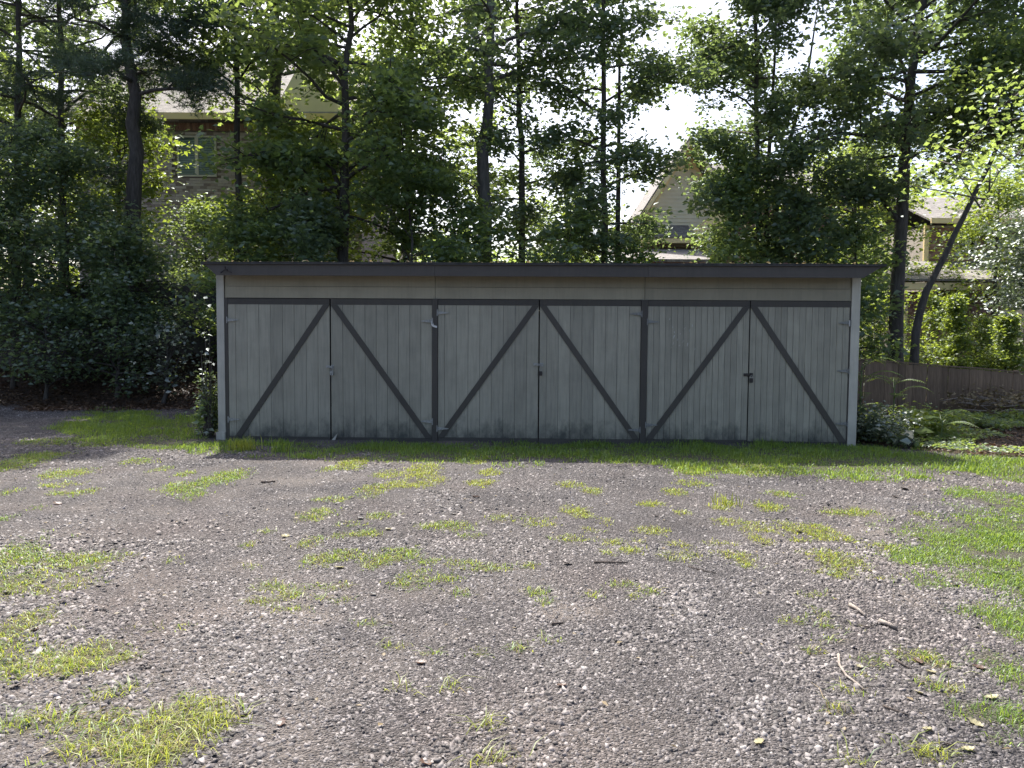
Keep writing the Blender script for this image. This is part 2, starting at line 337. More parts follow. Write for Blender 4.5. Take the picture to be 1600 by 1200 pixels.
for q in [(1430, 935, 70, 14), (1530, 940, 40, 12), (1490, 900, 30, 8), (480, 965, 60, 14), (890, 955, 60, 14)]:
    c = G(q[0], q[1]); a_ = q[2] / FPX * c[1]; b_ = (G(q[0], q[1] - q[3])[1] - G(q[0], q[1] + q[3])[1]) / 2
    cd = np.maximum(cd, np.clip(1.4 - ((X - c[0]) / a_) ** 2 - ((Y - c[1]) / b_) ** 2, 0, 1))
ca = gm.color_attributes.new('cover', 'FLOAT_COLOR', 'POINT')
ca.data.foreach_set('color', np.stack([cg, cl, cd, np.ones_like(cg)], -1).astype(np.float32).ravel())
gm.polygons.foreach_set('use_smooth', [True] * len(gm.polygons))
tag(link('ground', gm, M['ground']), 'grey gravel parking ground with bare soil under the trees', 'ground', kind='structure')

# ------------------------------------------------------------------ gravel stones
def stones(n, ylo, yhi, smin, smax, name):
    u = RNG.random(n * 3); y = np.sqrt(ylo ** 2 + u * (yhi ** 2 - ylo ** 2)); x = (RNG.random(n * 3) * 2 - 1) * (.70 * y + .5)
    g = cover(x, y); l = litter(x, y); c = RNG.random(n * 3)
    keep = (c > g * 1.1) & (c > l * 1.3) & (vn(x, y, 1.1, 11) * .8 + vn(x, y, 4, 12) * .5 + .12 > RNG.random(n * 3) * .8)
    keep &= ~((y > 11.7 - x * .03) & (x > -5.2) & (x < 5.4))
    x, y = x[keep][:n], y[keep][:n]; n = len(x); z = H(x, y)
    s = (smin + (smax - smin) * RNG.random(n) ** 3.0) * (.78 + .5 * ss(.3, .7, vn(x, y, .7, 41) * .6 + vn(x, y, 2.3, 42) * .4))
    cube = np.array([[-1, -1, -1], [1, -1, -1], [1, 1, -1], [-1, 1, -1], [-1, -1, 1], [1, -1, 1], [1, 1, 1], [-1, 1, 1]], float)
    V = cube[None] * (1 + (RNG.random((n, 8, 3)) - .5) * 1.0); V[:, 4:, :2] *= .66
    sc = np.stack([s * (.7 + .6 * RNG.random(n)), s * (.55 + .4 * RNG.random(n)), s * (.2 + .34 * RNG.random(n))], -1) * .5
    V *= sc[:, None]
    th = RNG.random(n) * 6.283; tx = (RNG.random(n) - .5) * 1.1; ct, st_ = np.cos(th)[:, None], np.sin(th)[:, None]
    V[..., 2] += V[..., 0] * np.tan(tx)[:, None]
    a = V[..., 0] * ct - V[..., 1] * st_; b = V[..., 0] * st_ + V[..., 1] * ct
    V = np.stack([a + x[:, None], b + y[:, None], V[..., 2] + (z + sc[:, 2] * .35)[:, None]], -1)
    q = np.array([(4, 5, 6, 7), (0, 1, 5, 4), (1, 2, 6, 5), (2, 3, 7, 6), (3, 0, 4, 7)])
    F = (q[None] + (np.arange(n) * 8)[:, None, None]).reshape(-1, 4)
    return link(name, mesh_np(name, V.reshape(-1, 3), F), M['stone'])
tag(stones(74000, 2.4, 6.2, .008, .029, 'gravel'), 'loose grey gravel stones over the near ground', 'gravel', kind='stuff')
tag(stones(42000, 6.2, 17.5, .012, .032, 'far_gravel'), 'loose grey gravel stones towards the garage', 'gravel', kind='stuff')

# ------------------------------------------------------------------ grass blades
def blades(x, y, hgt, wid, lean=.7):
    n = len(x); z = H(x, y); th = RNG.random(n) * 6.283; d = np.stack([np.cos(th), np.sin(th), 0 * th], -1)
    sdv = np.stack([-np.sin(th + RNG.normal(0, .5, n)), np.cos(th), 0 * th], -1)
    P = np.stack([x, y, z - .004], -1); ln = (lean * RNG.random(n) * hgt)[:, None]; up = np.array([0, 0, 1.])
    w_ = (wid / 2)[:, None]; h_ = hgt[:, None]
    m = P + d * ln * .4 + up * h_ * .6; tip = P + d * ln * 1.15 + up * h_ * (1 - .25 * ln / (h_ + 1e-6))
    V = np.stack([P - sdv * w_, P + sdv * w_, m + sdv * w_ * .8, m - sdv * w_ * .8, tip], 1).reshape(-1, 3)
    b = (np.arange(n) * 5)[:, None]
    F = np.concatenate([b + [0, 1, 2], b + [0, 2, 3], b + [3, 2, 4]]); return V, F
def sample(A, K):
    xs, ys, ds = [], [], []
    for cx, cy, ax, ay, d in A:
        n = int(math.pi * ax * ay * K * d) + 14; r = np.sqrt(RNG.random(n)) * (.75 + .35 * RNG.random(n) + .7 * RNG.random(n) ** 5); t = RNG.random(n) * 6.283
        nt_ = max(4, n // 7); tx_ = r[:nt_] * np.cos(t[:nt_]) * ax; ty_ = r[:nt_] * np.sin(t[:nt_]) * ay
        k = RNG.integers(0, nt_, n)
        xs.append(cx + tx_[k] + RNG.normal(0, .03, n)); ys.append(cy + ty_[k] + RNG.normal(0, .03, n))
    return np.concatenate(xs), np.concatenate(ys)
x, y = sample(PA, 5600); n = len(x)
V, F = blades(x, y, (.009 + .036 * RNG.random(n) ** 1.8) * (1 + .8 * ss(4.2, 3.2, y)), .0028 + .00048 * y, 2.2)
half = RNG.random(len(x)) < .84
def sub(V, F, msk):
    ids = np.where(msk)[0]; n = len(msk); mp = -np.ones(n, int); mp[ids] = np.arange(len(ids))
    Vn = V.reshape(n, 5, 3)[ids].reshape(-1, 3); b = (np.arange(len(ids)) * 5)[:, None]
    return Vn, np.concatenate([b + [0, 1, 2], b + [0, 2, 3], b + [3, 2, 4]])
grn = half & (vn(x, y, .5, 51) * .6 + .25 * ss(-1, -4, x) + .5 * RNG.random(len(x)) > .66); yel = half & ~grn
tag(link('driveway_grass', mesh_np('driveway_grass', *sub(V, F, yel)), M['grass_yel']), 'yellow green grass tufts scattered through the gravel', 'grass', kind='stuff')
tag(link('green_driveway_grass', mesh_np('green_driveway_grass', *sub(V, F, grn)), M['grass']), 'greener grass tufts scattered through the gravel', 'grass', kind='stuff')
tag(link('dry_grass', mesh_np('dry_grass', *sub(V, F, ~half)), M['straw']), 'dry straw coloured grass among the gravel tufts', 'grass', kind='stuff')
x, y = sample(FI, 6500); k = vn(x, y, 2.0, 19) * .7 + vn(x, y, 6, 20) * .5 > .25 + .4 * RNG.random(len(x)); x, y = x[k], y[k]; n = len(x)
V, F = blades(x, y, (.010 + .05 * RNG.random(n) ** 2) * (.35 + .95 * vn(x, y, 2.6, 18)), .0028 + .00042 * y, 1.7)
tag(link('lawn_edge_grass', mesh_np('lawn_edge_grass', V, F), M['grass']), 'lush green grass at the edge of the gravel opposite the fence', 'grass', kind='stuff')
n0 = 620000; lo, hi = STRIP.min(0), STRIP.max(0)
x = lo[0] + RNG.random(n0) * (hi[0] - lo[0]); y = lo[1] + RNG.random(n0) * (hi[1] - lo[1])
jx = x + RNG.normal(0, .10, np.shape(x)) + (vn(x, y, 2.1, 4) - .5) * .8 + (vn(x, y, 8, 24) - .5) * .4; jy = y + RNG.normal(0, .16, np.shape(x)) + (vn(x, y, 1.6, 5) - .5) * 1.2 + (vn(x, y, 7, 25) - .5) * .6
k = inpoly(jx, jy, STRIP) & (vn(x, y, 2.3, 14) * .8 + vn(x, y, 9, 15) * .55 > .17 + RNG.random(n0) * .85) & ~((y > 12.1) & (x > -4.62) & (x < 5.2))
x, y = x[k], y[k]; q = RNG.permutation(len(x))[:80000]; x, y = x[q], y[q]; n = len(x)
hg = (.014 + .08 * RNG.random(n) ** 2.2) * (.35 + 1.2 * vn(x, y, 1.9, 16))
V, F = blades(x, y, hg, .006 + .005 * RNG.random(n), 1.2)
tag(link('garage_grass', mesh_np('garage_grass', V, F), M['grass']), 'shaded green grass strip along the foot of the garage', 'grass', kind='stuff')

# ------------------------------------------------------------------ garage
GA = empty('garage', (.435, 12.212, 0), rad(-1.9))
tag(GA, 'long grey three bay wooden garage with dark trim and braced double doors', 'garage')
ZT = 2.545                                       # top of the front wall under the fascia
def bx(name, mat, par, *a): return MB().box(*a).build(name, mat, par)
bx('wall', M['siding'], GA, -5.03, -4.93, .04, 6.0, -.05, 2.5)
bx('wall', M['siding'], GA, 4.73, 4.83, .04, 6.0, -.05, 2.5)
bx('wall', M['siding'], GA, -4.93, 4.73, 5.9, 6.0, -.05, 2.2)
bx('floor_slab', M['mortar'], GA, -4.93, 4.73, .1, 5.9, -.04, .02)
for x0, x1 in ((-4.93, -1.637), (-1.631, 1.592), (1.598, 4.715)):       # two courses of wide boards over the doors
    bx('siding_board', M['siding'], GA, x0, x1, .0, .05, 2.208, 2.384)
    bx('siding_board', M['siding'], GA, x0, x1, .006, .05, 2.389, 2.60)
bx('header_beam', M['dark_in'], GA, -4.93, 4.73, .06, .16, 2.19, 2.52)
bx('corner_board', M['corner'], GA, -5.06, -4.943, -.02, .10, -.06, ZT + .02)
bx('corner_board', M['corner'], GA, 4.722, 4.852, -.02, .10, -.10, ZT + .02)
bx('corner_board_foot', M['corner'], GA, -5.085, -4.95, -.045, -.021, -.05, .10)
bx('door_jamb', M['trim'], GA, -4.940, -4.890, -.012, .12, -.05, 2.204)
bx('door_jamb', M['trim'], GA, 4.704, 4.719, -.012, .12, -.08, 2.204)
for x0, x1 in ((-1.676, -1.594), (1.546, 1.641)):
    bx('door_post', M['trim'], GA, x0, x1, -.03, .10, -.05, 2.206)
# fascia boards with the ends cut on a slant
fy0, fy1 = -.335, -.305; fz0, fz1 = 2.53, 2.695
def fx(name, pts): MB().prism(pts, fy0, fy1).build(name, M['fascia'], GA)
fx('fascia_board', [(-4.93, fz0), (-1.60, fz0), (-1.60, fz1), (-5.11, fz1)])
fx('fascia_board', [(-1.597, fz0), (1.60, fz0), (1.60, fz1), (-1.597, fz1)])
fx('fascia_board', [(1.603, fz0), (4.76, fz0), (5.03, fz1), (1.603, fz1)])
roof = MB().prismx([(-.375, 2.698), (6.4, 2.26), (6.4, 2.285), (-.375, 2.720)], -5.15, 5.08).build('roof', M['roof_felt'], GA)
MB().prismx([(-.304, 2.60), (-.0, 2.58), (-.0, 2.60), (-.304, 2.62)], -4.95, 4.78).build('soffit', M['fascia'], roof)
e = MB()
for i in range(26):
    a = -5.14 + i * .393; e.box(a, a + .39, -.385, -.30, 2.7205 + random.uniform(0, .002), 2.728 + random.uniform(0, .006))
e.build('drip_edge', M['roof_felt'], roof)
bx('rear_fascia', M['fascia'], roof, -5.1, 5.03, 6.32, 6.35, 2.08, 2.25)
# little broken lamp bracket on the fascia
br = MB().box(-4.775, -4.745, -.40, -.336, 2.60, 2.615); br.tube([(-4.76, -.39, 2.61), (-4.80, -.41, 2.58), (-4.83, -.41, 2.565)], [.012, .012, .018], 6)
br.tube([(-4.76, -.39, 2.61), (-4.765, -.40, 2.66)], [.01, .012], 6).tube([(-4.76, -.39, 2.60), (-4.66, -.40, 2.56)], [.012, .006], 5)
br.build('lamp_bracket', M['rust'], GA)

def strap(par, xr, z, dirn, mat, L=.17):
    """tapered strap hinge: pin plate at xr, strap pointing dirn"""
    m = MB(); s = dirn
    pts = [(xr, z - .028), (xr + s * L * .55, z - .016), (xr + s * L, z - .006), (xr + s * L, z + .006), (xr + s * L * .55, z + .016), (xr, z + .028)]
    if s < 0: pts = pts[::-1]
    m.prism(pts, -.030, -.0245)
    m.tube([(xr - s * .008, -.034, z - .05), (xr - s * .008, -.034, z + .05)], [.010, .010], 8)
    return m.build('hinge', mat, par)
def leaf(x0, x1, side, npl, first, hinges, ztop, zbot, off=0.0):
    """one door leaf; side = -1: hinged at x0, +1: hinged at x1"""
    lf = MB().box(x0, x1, .012, .05, zbot + .01, ztop - .004).build('door_leaf', M['dark_in'], GA)
    g = .0045; xs = [x0]; wdt = (x1 - x0 - first) / (npl - 1)
    xs = [x0, x0 + first] + [x0 + first + wdt * (i + 1) for i in range(npl - 1)]
    for a, b in zip(xs[:-1], xs[1:]):
        yj = random.uniform(-.0018, .0018)
        bx('plank', M['door'], lf, a + g / 2, b - g / 2, -.008 + yj, .0115, zbot + .082, ztop - .092)
    bx('top_rail', M['trim'], lf, x0, x1, -.012, .0118, ztop - .09, ztop)
    bx('bottom_rail', M['trim'], lf, x0, x1, -.012, .0118, zbot, zbot + .08)
    wv = .043; zb, zt = zbot + .082, ztop - .092
    if side < 0: A, B = (x0 + .05 + off, zb + .002), (x1 - .05, zt - .002)
    else: A, B = (x1 - .05 - off, zb + .002), (x0 + .05, zt - .002)
    sl_ = wv * math.hypot(B[0] - A[0], B[1] - A[1]) / abs(B[1] - A[1])
    pts = [(A[0] - sl_, A[1]), (A[0] + sl_, A[1]), (B[0] + sl_, B[1]), (B[0] - sl_, B[1])]
    MB().prism(pts, -.024, -.0105).build('brace', M['trim'], lf)
    for z, mm in hinges:
        strap(lf, x0 if side < 0 else x1, z, 1 if side < 0 else -1, M[mm])
    return lf
L1 = leaf(-4.886, -3.284, -1, 9, .115, [(1.86, 'hinge'), (.30, 'hinge')], 2.196, -.045, .10)
L2 = leaf(-3.264, -1.680, 1, 9, .185, [(1.86, 'hinge'), (.30, 'hinge')], 2.198, -.045)
L3 = leaf(-1.590, -.029, -1, 9, .105, [(1.99, 'hinge'), (.19, 'hinge')], 2.200, -.03)
L4 = leaf(-.013, 1.542, 1, 9, .11, [(1.99, 'hinge_dark'), (.20, 'hinge_dark')], 2.200, -.03)
L5 = leaf(1.645, 3.192, -1, 17, .09, [(1.87, 'hinge_dark'), (.28, 'hinge_dark')], 2.200, -.02)
L6 = leaf(3.206, 4.702, 1, 16, .09, [(1.87, 'hinge_dark'), (1.14, 'hinge_dark'), (.33, 'hinge_dark')], 2.200, -.035)
bx('hinge_plate', M['white_metal'], GA, 4.690, 4.712, -.034, -.0125, 1.82, 1.91)
# bent white metal flap nailed to the post between the first and second pair
MB().prism([(-1.69, 1.80), (-1.66, 1.77), (-1.60, 1.755), (-1.60, 1.785), (-1.65, 1.80), (-1.668, 1.85), (-1.69, 1.86)], -.040, -.034).build('metal_flap', M['white_metal'], GA)
# scraped paint on the narrow planks of the third pair
fk = MB()
for px, py in [(2.05, 1.90), (2.10, 1.78), (2.13, 1.70), (2.22, 1.68), (2.28, 1.76), (2.36, 1.72), (2.40, 1.80), (2.12, 1.62), (2.18, 1.58), (2.26, 1.56), (2.08, 1.47), (2.11, 1.52), (2.2, 1.5), (2.33, 1.5), (2.44, 1.44)]:
    hgt = random.uniform(.02, .06); wd = random.uniform(.006, .014); sh = random.uniform(.0, .02)
    px = px - .08
    fk.prism([(px, py), (px + wd * .6, py), (px + wd + sh, py + hgt), (px + sh, py + hgt * .9)], -.0135, -.0112)
fk.build('paint_scrape', M['flake'], L5)
# splintered bit of rail at the foot of the first pair
MB().prism([(-3.26, -.03), (-3.20, -.01), (-3.16, .10), (-3.25, .0)], -.05, -.028).build('rail_splinter', M['corner'], L2)
LOCK = []
def hasp(xc, z, mat, lf, wide=.12):
    m = MB().box(xc - wide * .55, xc - .012, -.022, -.0125, z - .022, z + .022).box(xc + .012, xc + wide * .45, -.020, -.0125, z - .028, z + .028)
    m.box(xc - wide * .5, xc + wide * .35, -.033, -.0225, z - .014, z + .014)
    m.tube([(xc + .03, -.012, z - .012), (xc + .03, -.055, z - .012), (xc + .03, -.055, z + .012), (xc + .03, -.012, z + .012)], [.006] * 4, 5)
    m.build('hasp', mat, lf)
def padlock(xc, z, label, bmat, drop=.07, bh=.06):
    p = Matrix.Translation(GA.location) @ Matrix.Rotation(rad(-1.9), 4, 'Z') @ Vector((xc + .03, -.055, z - drop - bh))
    o = empty('padlock', p, rad(-1.9)); tag(o, label, 'padlock')
    MB().prism([(-.022, 0), (.022, 0), (.026, bh * .5), (.022, bh), (-.022, bh), (-.026, bh * .5)], -.013, .013).build('lock_body', bmat, o)
    MB().tube([(-.014, 0, bh), (-.014, 0, bh + drop * .6), (-.008, 0, bh + drop * .9), (.008, 0, bh + drop * .9), (.014, 0, bh + drop * .6), (.014, 0, bh)], [.005] * 6, 6).build('shackle', M['hinge'], o)
    MB().box(-.004, .004, -.0165, -.0135, bh * .15, bh * .4).build('keyhole_cover', M['rust'], o)
hasp(-3.274, 1.14, M['hinge'], L1); padlock(-3.274, 1.14, 'grey padlock hanging on the doors beside the overgrown corner shrub', M['hinge'])
hasp(-.021, 1.20, M['hinge'], L3, .16); padlock(-.021, 1.20, 'dark padlock on the bright hasp of the middle pair of doors', M['rust'], .10, .07)
hasp(3.199, 1.07, M['rust'], L5, .14); padlock(3.199, 1.07, 'black padlock on the narrow plank doors with the rusty hasp', M['rust'], .05, .07)

# ------------------------------------------------------------------ trees
LEAFQ = np.array([(0, 1, 2), (0, 2, 3)])
def leaf_mesh(P, size, flat=.9, droop=.25, aspect=.62):
    n = len(P); th = RNG.random(n) * 6.283
    nrm = np.stack([RNG.normal(0, flat, n), RNG.normal(0, flat, n), np.ones(n)], -1); nrm /= np.linalg.norm(nrm, axis=1)[:, None]
    d = np.stack([np.cos(th), np.sin(th), -droop * (0.3 + RNG.random(n))], -1); d -= nrm * (d * nrm).sum(1)[:, None] * .8; d /= np.linalg.norm(d, axis=1)[:, None]
    s = np.cross(nrm, d); s /= np.linalg.norm(s, axis=1)[:, None]
    L = (size * (.5 + .95 * RNG.random(n)))[:, None]; w_ = L * aspect * .5; up = nrm * L * .09
    V = np.stack([P, P + d * L * .42 + s * w_ + up, P + d * L - nrm * L * .08, P + d * L * .42 - s * w_ + up], 1).reshape(-1, 3)
    F = (LEAFQ[None] + (np.arange(n) * 4)[:, None, None]).reshape(-1, 3); return V, F
def needle_mesh(P, size, k=10):
    n = len(P); Pn = np.repeat(P, k, 0); d = RNG.normal(0, 1, (n * k, 3)); d[:, 2] = d[:, 2] * .7 + .25; d /= np.linalg.norm(d, axis=1)[:, None]
    s = np.cross(d, RNG.normal(0, 1, (n * k, 3))); s /= np.linalg.norm(s, axis=1)[:, None]
    L = size * (.7 + .6 * RNG.random(n * k))[:, None]; w_ = .008
    V = np.stack([Pn - s * w_, Pn + s * w_, Pn + d * L], 1).reshape(-1, 3); F = np.arange(n * k * 3).reshape(-1, 3); return V, F
def interp(path, t):
    t = np.clip(t, 0, 1) * (len(path) - 1); i = min(int(t), len(path) - 2); f = t - i; return path[i] * (1 - f) + path[i + 1] * f
def tree(name, label, cat, path, r0, crown0, R, nl, lsize=.11, mat='leaf', bark='bark', nb=34, ntw=6, rise=.45, prof='oval', limbs=(), group=None, clump=.235, needle=False, bias=(0, 0), flat=.95, r_top=.22, stems=(), limbleaf=3):
    path = [np.asarray(p, float) for p in path]; base = path[0].copy(); base[2] = h1(base[0], base[1]) - .08
    path[0] = base
    o = empty(name, base); tag(o, label, cat, group)
    fine = [interp(path, i / 14) for i in range(15)]
    jit = RNG.normal(0, r0 * .18, (15, 3)); jit[:, 2] = 0; jit[0] = 0
    fine = [p + j for p, j in zip(fine, jit)]
    rs = [r0 * (1 - (1 - r_top) * (i / 14) ** .9) for i in range(15)]; rs[0] *= 1.45; rs[1] *= 1.08
    mb = MB(); mb.tube([p - base for p in fine], rs, 9)
    for sp_ in stems:
        mb.tube([np.asarray(p) - base for p in sp_], [r0 * .8 * (1 - .88 * i / (len(sp_) - 1)) for i in range(len(sp_))], 7)
    zs = np.array([p[2] for p in fine]); top = zs[-1]; cl = []; z0 = crown0
    for i in range(nb):
        f = (i + RNG.random()) / nb; z = z0 + (top - z0) * f * .97
        t = np.interp(z, zs, np.linspace(0, 1, 15)); a = interp(fine, t); rr = np.interp(t, np.linspace(0, 1, 15), rs)
        pr = {'oval': .35 + .65 * math.sin(math.pi * min(1, .18 + .8 * f)) ** .8, 'cone': 1.05 - .9 * f, 'tall': .75 + .3 * math.sin(math.pi * f) - .45 * f}[prof]
        L = R * pr * RNG.uniform(.65, 1.15); az = i * 2.39996 + RNG.normal(0, .35)
        el = rise * RNG.uniform(.2, 1.3) - .15 + .4 * f
        d = np.array([math.cos(az) * math.cos(el) + bias[0], math.sin(az) * math.cos(el) + bias[1], math.sin(el)]); pts = [a]
        for k in range(5):
            d = d + RNG.normal(0, .16, 3) + np.array([0, 0, -.07]); d /= np.linalg.norm(d); pts.append(pts[-1] + d * L / 5)
        br_ = max(.012, min(rr * .55, .018 * L + .01))
        mb.tube([p - base for p in pts], [br_ * (1 - .8 * k / 5) for k in range(6)], 5, False)
        for j in range(ntw):
            s = RNG.uniform(.28, 1.0); p = interp(pts, s); d2 = d * .6 + RNG.normal(0, .6, 3); d2[2] *= .55; d2 /= np.linalg.norm(d2)
            l2 = L * RNG.uniform(.18, .42); q1 = p + d2 * l2 * .5 + RNG.normal(0, .04, 3); q2 = p + d2 * l2 + np.array([0, 0, -.08 * l2])
            mb.tube([p - base, q1 - base, q2 - base], [br_ * .3, br_ * .22, .004], 4, False)
            for s2 in (.45, .75, 1.0): cl.append(interp([p, q1, q2], s2) + RNG.normal(0, .05, 3))
        cl.append(pts[-1])
    for lp, lr in limbs:
        lp = [np.asarray(p, float) for p in lp]; mb.tube([p - base for p in lp], [lr * (1 - .65 * k / (len(lp) - 1)) for k in range(len(lp))], 7)
        for s in np.linspace(.35, 1, 9):
            p = interp(lp, s)
            for j in range(limbleaf):
                d2 = RNG.normal(0, .45, 3); d2[2] = abs(d2[2]) * .5; mb.tube([p - base, p + d2 - base], [.014, .004], 4, False); cl += [p + d2, p + d2 * .6]
    mb.build('trunk', M[bark], o, True)
    cl = np.array(cl) - base
    nl = int(nl * .82); lsize = lsize if needle else lsize * 1.25
    wgt = RNG.random(len(cl)) ** 1.8 + .12; k = RNG.choice(len(cl), nl, p=wgt / wgt.sum())
    P = cl[k] + RNG.normal(0, 1, (nl, 3)) * np.array([clump, clump, clump * .55])
    P = P[P[:, 2] > .12]
    V, F = needle_mesh(P, lsize) if needle else leaf_mesh(P, lsize, flat)
    link('crown', mesh_np('crown', V, F), M[mat], o)
    return o
def vpath(pxs, Y, top):
    """trunk path from photo columns at distance Y, carried on up to height top"""
    P = [at(px, py, Y) for px, py in pxs]; P[0][2] = h1(P[0][0], P[0][1])
    if P[-1][2] < top:
        d = P[-1] - P[-2]; d = d / d[2]; P.append(P[-1] + (d * .6 + np.array([0, 0, .4])) * (top - P[-1][2]))
    return P
T = tree
T('pine_tree', 'thin dark pine tree rising from the brush far beside the leaf littered bank', 'tree', vpath([(18, 600), (28, 300), (28, 0)], 21.5, 15), .14, 4.5, 3.2, 8500, .17, 'needle', needle=True, nb=36, rise=.2, prof='tall', clump=.2, group=None)
T('pine_tree', 'thick dark pine trunk in front of the pale brick house wall', 'tree', vpath([(217, 600), (212, 300), (207, 150), (200, 0)], 20.6, 15.5), .25, 7.7, 3.5, 15000, .18, 'needle', needle=True, nb=40, rise=.15, prof='tall', clump=.2)
T('oak_tree', 'grey trunked tree half hidden in leaves between the brick house and forked maple', 'tree', vpath([(432, 600), (430, 200), (428, 0)], 24, 16), .29, 9.3, 3.6, 12000, .13, 'leaf', 'bark_grey', nb=36)
T('maple_tree', 'forked maple with a crooked low limb and dense mid green leaves', 'tree', vpath([(533, 560), (535, 330), (540, 230), (541, 100), (547, 0)], 20.4, 13.5), .165, 4.6, 3.2, 25000, .13, 'leaf', nb=46, ntw=7,
  limbs=[([at(533, 305, 20.4), at(520, 262, 20.2), at(482, 246, 20.0), at(440, 250, 19.8), at(415, 262, 19.7)], .075), ([at(536, 400, 20.4), at(500, 350, 20.2), at(470, 370, 20.0)], .05)])
T('oak_tree', 'stout straight bare trunked oak behind the middle garage doors', 'tree', vpath([(758, 560), (757, 300), (762, 150), (765, 0)], 21.2, 15.5), .225, 8.2, 3.4, 12000, .12, 'leaf_blue', 'bark_grey', nb=34)
T('slim_tree', 'slim dark straight tree standing next to the stout bare trunked oak', 'tree', vpath([(815, 560), (815, 300), (811, 120), (807, 0)], 22, 14.5), .115, 4.2, 1.8, 15000, .11, 'leaf_blue', nb=34)
T('sweetgum_tree', 'twin stemmed sweetgum with open see through crown against bright sky', 'tree', vpath([(946, 560), (944, 300), (943, 0)], 20.6, 14.5), .11, 3.4, 1.85, 30000, .11, 'leaf_blue', nb=46, ntw=6, bias=(-.15, 0),
  stems=[[at(962, 540, 20.8), at(966, 300, 20.8), at(968, 100, 20.9), at(975, 0, 21)]])
T('ash_tree', 'many stemmed tree with tall dark crown hiding the beige gable house', 'tree', vpath([(1186, 560), (1184, 300), (1182, 0)], 20.2, 13.5), .10, 4.0, 2.1, 46000, .105, 'leaf_blue', nb=48, ntw=7, bias=(.08, 0),
  stems=[[at(1196, 540, 20.3), at(1198, 300, 20.3), at(1210, 100, 20.4), at(1216, -60, 20.5)], [at(1190, 470, 20.2), at(1225, 250, 20.4), at(1260, 130, 20.6), at(1285, -40, 20.8)]])
T('oak_tree', 'straight dark oak just behind the low fence with a left reaching limb', 'tree', vpath([(1394, 600), (1402, 480), (1413, 250), (1424, 100), (1440, 0)], 19.3, 13.2), .20, 5.9, 3.3, 46000, .108, 'leaf_blue', nb=46, ntw=7,
  limbs=[([at(1404, 345, 19.3), at(1378, 312, 19.2), at(1345, 308, 19.1), at(1318, 296, 19.0)], .07)])
T('leaning_tree', 'crooked dark leaning trunk beside the straight oak behind the low fence', 'tree', vpath([(1425, 600), (1430, 520), (1447, 455), (1475, 400), (1505, 340), (1550, 250), (1585, 150)], 18.8, 8.6), .11, 6.2, 2.6, 12000, .105, 'leaf', nb=26)
T('oak_tree', 'high crowned tree whose leaves hang before the pale brick house roof', 'tree', vpath([(378, 600), (374, 300), (368, 0)], 22.3, 14.5), .13, 7.6, 3.0, 15000, .115, 'leaf', nb=36, ntw=6)
T('oak_tree', 'tall leafy tree standing between the two pines', 'tree', vpath([(95, 600), (100, 300), (92, 0)], 22.8, 15), .14, 6.6, 2.6, 14000, .11, 'leaf_blue', nb=36, ntw=6)
T('far_tree', 'sunlit yellow green tree beside the thick pine trunk', 'tree', [(-11.5, 23.2, 1.6), (-11.4, 23.2, 8.2)], .12, 4.4, 1.7, 6000, .12, 'leaf_yel', nb=30)
# trees further off, caught by the sun
T('far_tree', 'sunlit yellow green tree behind the dark pines', 'tree', [(-19, 31, 2.5), (-19, 31.2, 11.5)], .2, 3.6, 3.6, 9000, .15, 'leaf_yel', nb=34)
T('far_tree', 'sunlit bright tree glimpsed low between the forked maple limbs', 'tree', [(-6.2, 23.3, 1.6), (-6.1, 23.3, 7.4)], .14, 3.0, 2.4, 10000, .14, 'leaf_yel', nb=34)
T('far_tree', 'pale green tree seen far off through the gap beside the beige gable', 'tree', [(3.2, 47, .3), (3.2, 47, 9.5)], .2, 3.0, 4.6, 8000, .17, 'leaf_yel', nb=30)
T('far_tree', 'sunlit tree in front of the long shingle roof', 'tree', [(11.6, 27.5, .3), (11.8, 27.5, 8.3)], .16, 2.6, 2.8, 12000, .12, 'leaf_yel', nb=36)
T('far_tree', 'broad green tree shading the far brick house corner', 'tree', [(19.5, 27, .3), (19.5, 27.2, 12.0)], .2, 4.6, 4.2, 14000, .13, 'leaf', nb=36)
T('far_tree', 'tall tree closing the view beyond the dark pines', 'tree', [(-17.8, 26.5, 2.5), (-17.8, 26.5, 17)], .25, 9.2, 4.2, 11000, .14, 'leaf', nb=34)
T('far_tree', 'distant tree showing behind the forked maple crown', 'tree', [(-3.4, 25.2, .6), (-3.2, 25.2, 13.5)], .2, 3.6, 3.6, 15000, .15, 'leaf', nb=40)
T('far_tree', 'small sunlit tree before the brick wing with the little window', 'tree', [(15.2, 25, .3), (15.2, 25, 6.6)], .1, 2.6, 1.5, 7000, .10, 'leaf_yel', nb=30)
# understory right behind the garage
us = [(385, 19.5, 4.6, 1.25, 7000, 'leaf', 'small tree whose leaves hang over the garage roof corner by the tall fence'),
      (640, 19.7, 8.0, 2.1, 17000, 'leaf', 'bushy green sapling between the forked maple and the stout oak'),
      (705, 20.0, 5.2, 1.5, 7000, 'leaf', 'low bushy sapling at the foot of the stout oak'),
      (480, 19.4, 4.6, 1.5, 9000, 'leaf_blue', 'dark low sapling under the crooked maple limb'),
      (880, 19.6, 4.3, 1.3, 5200, 'leaf', 'small open sapling peeking over the roof by the twin sweetgum'),
      (975, 19.8, 3.9, .9, 2600, 'leaf', 'small sapling in front of the beige gable house'),
      (1138, 19.6, 6.3, .9, 6500, 'leaf', 'light green sapling at the foot of the many stemmed tree'),
      (1265, 19.8, 4.9, 1.7, 9500, 'leaf_blue', 'dark bushy sapling between the many stemmed tree and the straight oak'),
      (1330, 19.4, 4.6, 1.2, 4500, 'leaf', 'thin sapling under the left reaching oak limb')]
